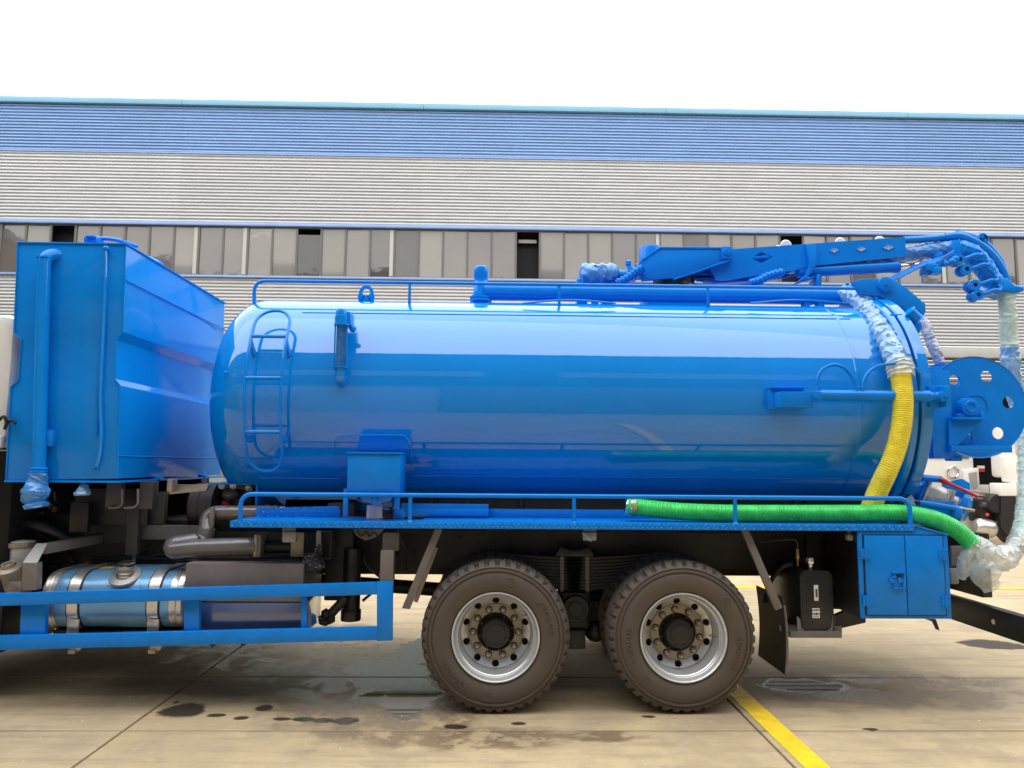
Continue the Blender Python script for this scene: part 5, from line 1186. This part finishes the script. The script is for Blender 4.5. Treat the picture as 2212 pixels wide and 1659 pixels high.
# curved outer end
def arcp(pts, off=0): return [P(x, y, YM-.05+off) for x, y in pts]
outer = [(2040, 513), (2066, 510), (2090, 516), (2120, 532), (2146, 556), (2166, 588), (2177, 620)]
inner = [(2062, 540), (2082, 545), (2100, 556), (2118, 576), (2132, 600), (2142, 622)]
gu = MB().tube(cr(arcp(outer), 8), .042, 16).build('boom_bend', 'flatblue', boom)
MB().tube(cr(arcp([(2066, 506), (2100, 513), (2130, 530), (2156, 560), (2170, 590)], .10), 8), .04, 14).build('boom_bend', 'flatblue', boom)
path = resample(cr(arcp([(2052, 538), (2082, 541), (2106, 556), (2128, 582), (2142, 606), (2156, 628)], .0), 8), .009)
MB().tube(path, .095, 56, crumple=(.014, 9)).build('wrapped_boom_hose', 'blue', boom, 22)
MB().prism(flat([(2064, 505), (2066, 496), (2072, 494), (2080, 502), (2110, 512), (2140, 535), (2165, 570), (2172, 595), (2164, 590), (2140, 548), (2108, 522), (2070, 512)], YM+.06), (0, .02, 0), .002).build('bend_web', 'flatblue', boom)
for x_, y_ in ((2117, 516), (2120, 520)): MB().lathe([(.02, -.05), (.045, -.05), (.05, -.03), (.02, 0), (.05, .03), (.045, .05), (.02, .05)], P(x_, y_, YM), (0, 1, 0), 18).build('guide_roller', 'flatblue', boom)
MB().prism(flat([(2061, 520), (2074, 516), (2077, 552), (2070, 557), (2061, 548)], YB0+.06), (0, .1, 0), .003).build('bend_bracket', 'flatblue', boom)
MB().prism(flat([(2020, 548), (2034, 542), (2042, 560), (2036, 574), (2026, 574)], YB0+.1), (0, .08, 0), .003).build('bend_bracket', 'flatblue', boom)
for k, (x_, y_) in enumerate(((2103, 545), (2118, 566), (2136, 600), (2143, 621))):
    c = P(x_, y_, YM-.17); bar = MB().tube(cr([c+V((.05, 0, .02)), c+V((.075, -.01, -.01)), c+V((.05, -.02, -.035)), c+V((.01, -.02, -.03)), c+V((-.06, -.0, -.055)), c+V((-.14, .02, -.075))], 6), .021, 10)
    q = c+V((-.16, .02, -.08)); bar.lathe([(.02, -.06), (.052, -.06), (.056, -.03), (.03, -.0), (.056, .03), (.052, .06), (.02, .06)], q, (0, 1, 0), 18)
    bar.build('hose_clasp', 'flatblue', boom)
MB().prism(flat([(2140, 618), (2158, 600), (2176, 600), (2192, 616), (2212, 620), (2211, 629), (2192, 634), (2176, 629), (2160, 631), (2140, 634), (2130, 628)], YM-.17), (0, .3, 0), .008).build('boom_head', 'flatblue', boom)
# spiral guarded hoses, motor and clutter by the slew ring
for pts in ([(1619, 612), (1640, 606), (1660, 596), (1690, 588)], [(1396, 612), (1405, 601), (1424, 588), (1436, 580)]):
    if pts[0][0] == 1396: pts = [(1330, 612), (1352, 603), (1372, 588), (1388, 578)]
    path = resample(cr([P(x, y, YB0-.04) for x, y in pts], 8), .005)
    MB().tube(path, [.036+(.008 if (i//4) % 2 else 0) for i in range(len(path))], 14).build('spiral_hose', 'flatblue', boom, 30)
for k in range(3):
    MB().tube(cr([P(1315+k*5, 613, YB0-.02), P(1350+k*4, 600, YB0), P(1390, 583+k*3, YB0+.02)], 6), .014, 8).build('hydraulic_hose', 'flatblue', boom)
    MB().tube(cr([P(1455+k*4, 605, YB0+.05), P(1480+k*4, 612, YB0+.02), P(1500+k*5, 622, YB0)], 6), .013, 8).build('hydraulic_hose', 'dkgrey', boom)
cl = MB()
for _ in range(26): q = P(rnd.uniform(1462, 1560), rnd.uniform(584, 606), YM+rnd.uniform(-.1, .1)); s_ = rnd.uniform(.015, .04); cl.box((q.x-s_*1.5, q.y-s_, q.z-s_*.6), (q.x+s_*1.5, q.y+s_, q.z+s_*.6), .006)
for _ in range(8): cl.tube(cr([P(rnd.uniform(1455, 1570), rnd.uniform(590, 608), YM-.1) for _k in range(3)], 5), .012, 6)
for _ in range(8): q = P(rnd.uniform(1355, 1388), rnd.uniform(566, 600), YM-.1); cl.ball(q, rnd.uniform(.02, .035), n=7)
cl.build('valve_gear', 'blue', boom, kind='stuff')
m0, m1 = P(1250, 594, 1.45), P(1336, 594, 1.45); ax = m1-m0; L_ = ax.length
path = [m0.lerp(m1, k/26) for k in range(27)]
motor = MB().tube(path, [.02, .08]+[.105+.007*math.sin(k*1.1) for k in range(20)]+[.10, .10, .095, .08, .04], 48, crumple=(.022, 9)).build('wrapped_motor', 'bluefilm', boom, 22)
MB().cyl(m1, m1+V((.1, 0, 0)), .05, 16).build('motor_shaft', 'blue', motor)
MB().box((m1.x+.08, YM-.25, m1.z-.05), (P(1390, 590, 1.1).x, YM+.1, m1.z+.06), .006).build('motor_mount', 'blue', motor)
for x_ in (1245, 1300): q = P(x_, 600, 1.45); MB().box((q.x, 1.4, ZC+RT-.1), (q.x+.1, 1.55, m0.z-.05), .006).build('motor_foot', 'blue', motor)
# hinge plate over the rear door
hp = MB().prism(flat([(1842, 608), (1862, 602), (1893, 602), (1912, 600), (1932, 604), (1960, 623), (1999, 656), (2000, 674), (1992, 688), (1975, 690), (1950, 662), (1900, 640), (1860, 636)], .86), (0, .05, 0), .004).build('door_hinge', 'flatblue', truck)
MB().lathe([(.0, -.03), (.03, -.03), (.066, -.02), (.07, 0), (.07, .05)], P(1912, 615, .85), (0, 1, 0), 28).build('hinge_pin', 'flatblue', hp)
MB().lathe([(0, -.045), (.02, -.045), (.022, -.02)], P(1912, 615, .85), (0, 1, 0), 6).build('pin_bolt', 'flatblue', hp)
MB().prism(flat([(1842, 608), (1999, 656), (2000, 674), (1860, 640)], 1.6), (0, .05, 0), .004).build('hinge_plate', 'flatblue', hp)
# --- hose reel on the rear door
Yr1 = .95; ctr = P(2109, 879, Yr1); RR = abs(P(2216, 879, Yr1).x-ctr.x)
fn = lambda x, z, d: V((ctr.x+x, Yr1+d, ctr.z+z))
dm = MB().holed(fn, 6, .10, RR, RR*.66, .052, ph=-.377, back=.012, m=48)
reel = dm.lathe([(RR-.004, 0), (RR+.006, -.006), (RR+.006, .012), (RR-.004, .012)], ctr, (0, 1, 0), 96).lathe([(0, .006), (.105, .006)], ctr, (0, 1, 0), 32).build('hose_reel', 'flatblue', truck, 30)
fn2 = lambda x, z, d: V((ctr.x+x, Yr1+.40+d, ctr.z+z))
MB().holed(fn2, 6, .10, RR, RR*.66, .05, ph=-.20, back=.012, m=48).build('reel_disc', 'flatblue', reel, 30)
MB().cyl(ctr+V((0, .02, 0)), ctr+V((0, .39, 0)), RR*.36, 40).build('reel_drum', 'flatblue', reel)
q = P(2091, 879, Yr1-.07); ry = Yr1-.09
pbk = MB().lathe([(.0, -.02), (.03, -.02), (.034, -.03), (.05, -.03), (.055, -.02), (.075, -.015), (.08, .02), (.08, .06)], (q.x, ry, q.z), (0, 1, 0), 32)
pbk.box((q.x-.1, ry, q.z-.10), (q.x+.10, ry+.07, q.z-.055), .008).build('reel_bearing', 'flatblue', reel)
sh_ = MB(); pbox(sh_, 2058, 901, 2127, 906, Yr1-.13, .12, .002); sh_.prism(flat([(2060, 906), (2123, 907), (2066, 965), (2050, 985), (2050, 906)], Yr1-.09), (0, .012, 0), .002)
pbox(sh_, 2119, 890, 2129, 905, Yr1-.12, .02, .003); sh_.build('bearing_bracket', 'flatblue', reel)
bb = MB(); pbox(bb, 2055, 963, 2187, 977, Yr1-.12, .06, .004); bb.build('reel_beam', 'flatblue', reel)
vp = MB(); pbox(vp, 2012, 800, 2056, 990, Yr1-.06, .5, .004); vp.build('reel_frame', 'flatblue', reel)
pbox(MB(), 2008, 792, 2036, 842, Yr1-.04, .3, .004).build('reel_frame', 'flatblue', reel)
pbox(MB(), 2054, 985, 2080, 996, Yr1-.03, .1, .01).build('reel_motor', 'blue', reel)
# --- outlet valve under the rear door
Yv = .75
p0, p1 = P(1958, 1052, Yv+.1), P(2090, 1102, Yv-.05); ax = (p1-p0); A = ax.normalized(); L_ = ax.length
ova = MB().lathe([(0, -.3), (.092, -.3), (.092, L_*.22)], p0, A, 28).build('outlet_valve', 'blue', truck)
def sq(t0, t1, hw, m, name, bev=.01):
    up = V((0, 0, 1)); s1 = A.cross(up).normalized(); u1 = s1.cross(A); c = p0+A*t0
    po = [c+s1*hw*a_+u1*hw*b_ for a_, b_ in ((-1, -1), (1, -1), (1, 1), (-1, 1))]
    return MB().prism(po, A*(t1-t0), bev).build(name, m, ova)
sq(L_*.20, L_*.25, .115, 'blue', 'valve_flange'); sq(L_*.26, L_*.31, .118, 'cast', 'valve_flange')
MB().lathe([(.095, L_*.3), (.108, L_*.36), (.113, L_*.46), (.108, L_*.56), (.095, L_*.62)], p0, A, 28).build('valve_body', 'cast', ova)
sq(L_*.60, L_*.645, .11, 'cast', 'valve_flange'); sq(L_*.655, L_*.70, .11, 'cast', 'valve_flange')
MB().lathe([(.075, L_*.7), (.075, L_*.82)], p0, A, 24).build('valve_neck', 'cast', ova)
MB().lathe([(.075, L_*.80), (.155, L_*.80), (.165, L_*.82), (.165, L_*.90), (.15, L_*.92), (.13, L_*.93), (.10, L_*1.0), (0, L_*1.01)], p0, A, 28).build('valve_cap', 'blue', ova)
MB().tube(cr([P(2030, 1035, Yv-.1), P(2044, 1042, Yv-.12), P(2080, 1058, Yv-.14), P(2112, 1073, Yv-.15)], 5), [.024]*6+[.014]*10, 12).build('red_handle', 'red', ova)
MB().tube([P(1992, 1032, Yv-.06), P(2034, 1036, Yv-.08)], .028, 10).build('valve_spindle', 'blue', ova)
MB().prism(flat([(2040, 1045), (2080, 1034), (2096, 1044), (2098, 1072), (2050, 1072)], Yv+.1), (0, .05, 0), .006).build('valve_bonnet', 'blue', ova)
MB().tube([P(1985, 1086, Yv-.2), P(2062, 1098, Yv-.22)], .024, 14).build('latch_ram', 'blue', ova)
MB().tube([P(1950, 1080, Yv-.15), P(1990, 1087, Yv-.2)], .022, 12).build('latch_rod', 'black', ova)
MB().prism(flat([(1953, 1082), (1969, 1068), (1980, 1086), (1978, 1092), (1956, 1090)], .55), (0, .02, 0), .002).build('latch_plate', 'palefilm', ova)
MB().tube(cr([P(2068, 1095, Yv-.2), P(2085, 1100, Yv-.22), P(2104, 1103, Yv-.22)], 4), .013, 10).build('cap_handle', 'steel', ova)
MB().ball(P(2066, 1108, Yv-.2), .055, (1, .7, 1.2), 14).build('valve_lug', 'blue', ova)
MB().box((P(1900, 1, .7).x, .62, ZC-RT-.05), (P(1990, 1, .7).x, 1.9, ZC-RT+.12), .01).build('door_sill', 'tank', truck)

# --- hoses hanging at the rear in clear plastic
path = resample(cr([P(1945, 632, 1.35), P(1968, 655, 1.3), P(1992, 692, 1.25), P(2012, 738, 1.2), P(2030, 785, 1.15)], 8), .008)
sh2 = MB().tube(path, .046, 40, crumple=(.012, 13)).build('wrapped_return_hose', 'greyfilm', truck, 22)
for k in (36, 57, 69, 78):
    if k < len(path)-1: MB().lathe([(.05, -.01), (.052, 0), (.05, .01)], path[k], path[k+1]-path[k], 20).build('tape_band', 'clearfilm', sh2)
pts = [P(2172, 615, 1.55), P(2175, 660, 1.55), P(2178, 720, 1.56), P(2184, 790, 1.55), P(2194, 850, 1.6), P(2211, 920, 1.55), P(2219, 1000, 1.4), P(2219, 1080, 1.15), P(2210, 1140, .85), P(2197, 1180, .6)]
full = cr(pts, 10); path = resample(full, .004)
in_ = MB().tube(path, [.066+.003*math.cos(2*math.pi*i*.004/.02) for i in range(len(path))], 24).build('boom_suction_hose', 'greenhose2', truck, 60)
path2 = resample(full, .008); n1 = int(len(path2)*.40); n0 = int(len(path2)*.2)
MB().tube(path2[:n0+3], .080, 56, caps=False, crumple=(.016, 8)).build('plastic_sleeve', 'clearfilm', in_, 22)
MB().tube(path2[n0:n1+4], .078, 56, caps=False, crumple=(.014, 11)).build('plastic_sleeve', 'palefilm', in_, 22)
MB().tube(path2[n1:], .080, 56, caps=False, crumple=(.016, 10)).build('plastic_sleeve', 'clearfilm', in_, 22)

# ------------------------------------------------------------------ loose things
Yh = .155; zc_ = zd+.067
c = lambda dx_, dz=0, y=Yh: V((P(dx_, 1105, y).x, y, zc_+dz))
pts = [c(1352, .045, .2), c(1400, .03, .19), c(1460, .012, .17), c(1560, 0), c(1700, 0), c(1850, .004), c(1940, .008, .15)]+[P(x_, y_, .12) for x_, y_ in ((1990, 1115), (2030, 1126), (2062, 1142), (2085, 1160), (2098, 1174))]
hp_ = cr(pts, 12); path = resample(hp_, .0032)
gr_ = [.0630+.0028*math.cos(2*math.pi*i*.0032/.0145) for i in range(len(path))]
gh_ = MB().tube(path, gr_, 32).build('green_suction_hose', 'hose_g', None, 60)
tag(gh_, 'green ribbed suction hose lying along the blue side deck of the tanker', 'hose')
ax = path[0]-path[6]
MB().lathe([(.0, .012), (.05, .014), (.060, .006), (.063, -.002), (.058, -.012), (.063, -.022), (.063, -.034), (.060, -.04), (.056, -.045)], path[2], ax, 28).build('metal_coupling', 'chrome', gh_)
MB().lathe([(.066, -.01), (.069, -.008), (.069, .012), (.066, .014)], path[18], ax, 28).build('hose_clamp', 'steel', gh_)
q = path[18]; MB().box((q.x-.012, q.y-.077, q.z-.015), (q.x+.012, q.y-.065, q.z+.02), .003).build('clamp_screw', 'amber', gh_)
# white film bundle at the hose end
e_ = path[-1]
mid = P(2150, 1205, .15); en = P(2196, 1185, .45)
bp = resample(cr([e_+V((-.02, 0, .015)), P(2112, 1182, .12), P(2126, 1198, .1), P(2146, 1208, .12), P(2168, 1206, .2), P(2188, 1192, .4), P(2202, 1170, .55)], 10), .006)
film = MB().tube(bp, [.064+.030*math.sin(min(1, k/len(bp)*1.6)*3.1)+.012*noise.noise(V((k*.08, 4, 2))) for k in range(len(bp))], 64, crumple=(.026, 9)).build('plastic_film_bundle', 'whitefilm', None, 20)
tag(film, 'crumpled white plastic film tied round the end of the green hose', 'plastic wrap')
dp = resample(cr([P(2110, 1195, .14), P(2118, 1225, .13), P(2128, 1250, .13), P(2140, 1268, .13)], 8), .009)
MB().tube(dp, [.03+.075*math.sin(min(1, .15+k/len(dp))*2.7) for k in range(len(dp))], 40, sx=1.3, crumple=(.024, 7)).build('film_drape', 'clearfilm', film, 20)
dp = resample(cr([P(2106, 1180, .12), P(2092, 1200, .12), P(2084, 1225, .14), P(2076, 1250, .18)], 8), .009)
MB().tube(dp, [.02+.03*math.sin(.4+k/len(dp)*2.2) for k in range(len(dp))], 30, crumple=(.03, 9)).build('film_tail', 'whitefilm', film, 20)
# bags tied over open pipe ends
def bag(pts, Y, rad, m, amp, fr, name, label, n=36):
    p_ = resample(cr([P(x_, y_, Y) for x_, y_ in pts], 8), .008); N_ = len(p_)
    def ri(t):
        for (t0, r0), (t1, r1) in zip(rad, rad[1:]):
            if t0 <= t <= t1: return r0+(r1-r0)*(t-t0)/(t1-t0)
        return rad[-1][1]
    o_ = MB().tube(p_, [ri(k/(N_-1)) for k in range(N_)], n, crumple=(amp, fr)).build(name, m, None, 20)
    return tag(o_, label, 'plastic bag', 'plastic bags tied on the tanker')
bag([(83, 1022), (82, 1034), (78, 1050), (76, 1072), (78, 1088), (79, 1097)], Yq-.005, [(0, .052), (.2, .056), (.3, .07), (.5, .095), (.75, .078), (.84, .058), (.9, .08), (1, .07)], 'bluefilm', .022, 10, 'plastic_bag', 'blue plastic bag tied over the lower end of the big overflow pipe')
bag([(180, 1046), (180, 1054), (180, 1064), (180, 1070)], .15, [(0, .014), (.3, .03), (.8, .055), (1, .05)], 'palefilm', .018, 14, 'plastic_bag', 'small pale blue bag hanging on a drain stub under the water box', 24)
MB().cyl(P(180, 1036, .15), P(180, 1052, .15), .016, 10).build('drain_stub', 'grey', wb)
bag([(690, 1176), (688, 1188), (682, 1205), (678, 1222), (676, 1234)], .2, [(0, .012), (.3, .03), (.55, .07), (.8, .075), (1, .04)], 'blackfilm', .04, 16, 'plastic_bag', 'black crumpled plastic bag tied below the open grey bracket box', 36)
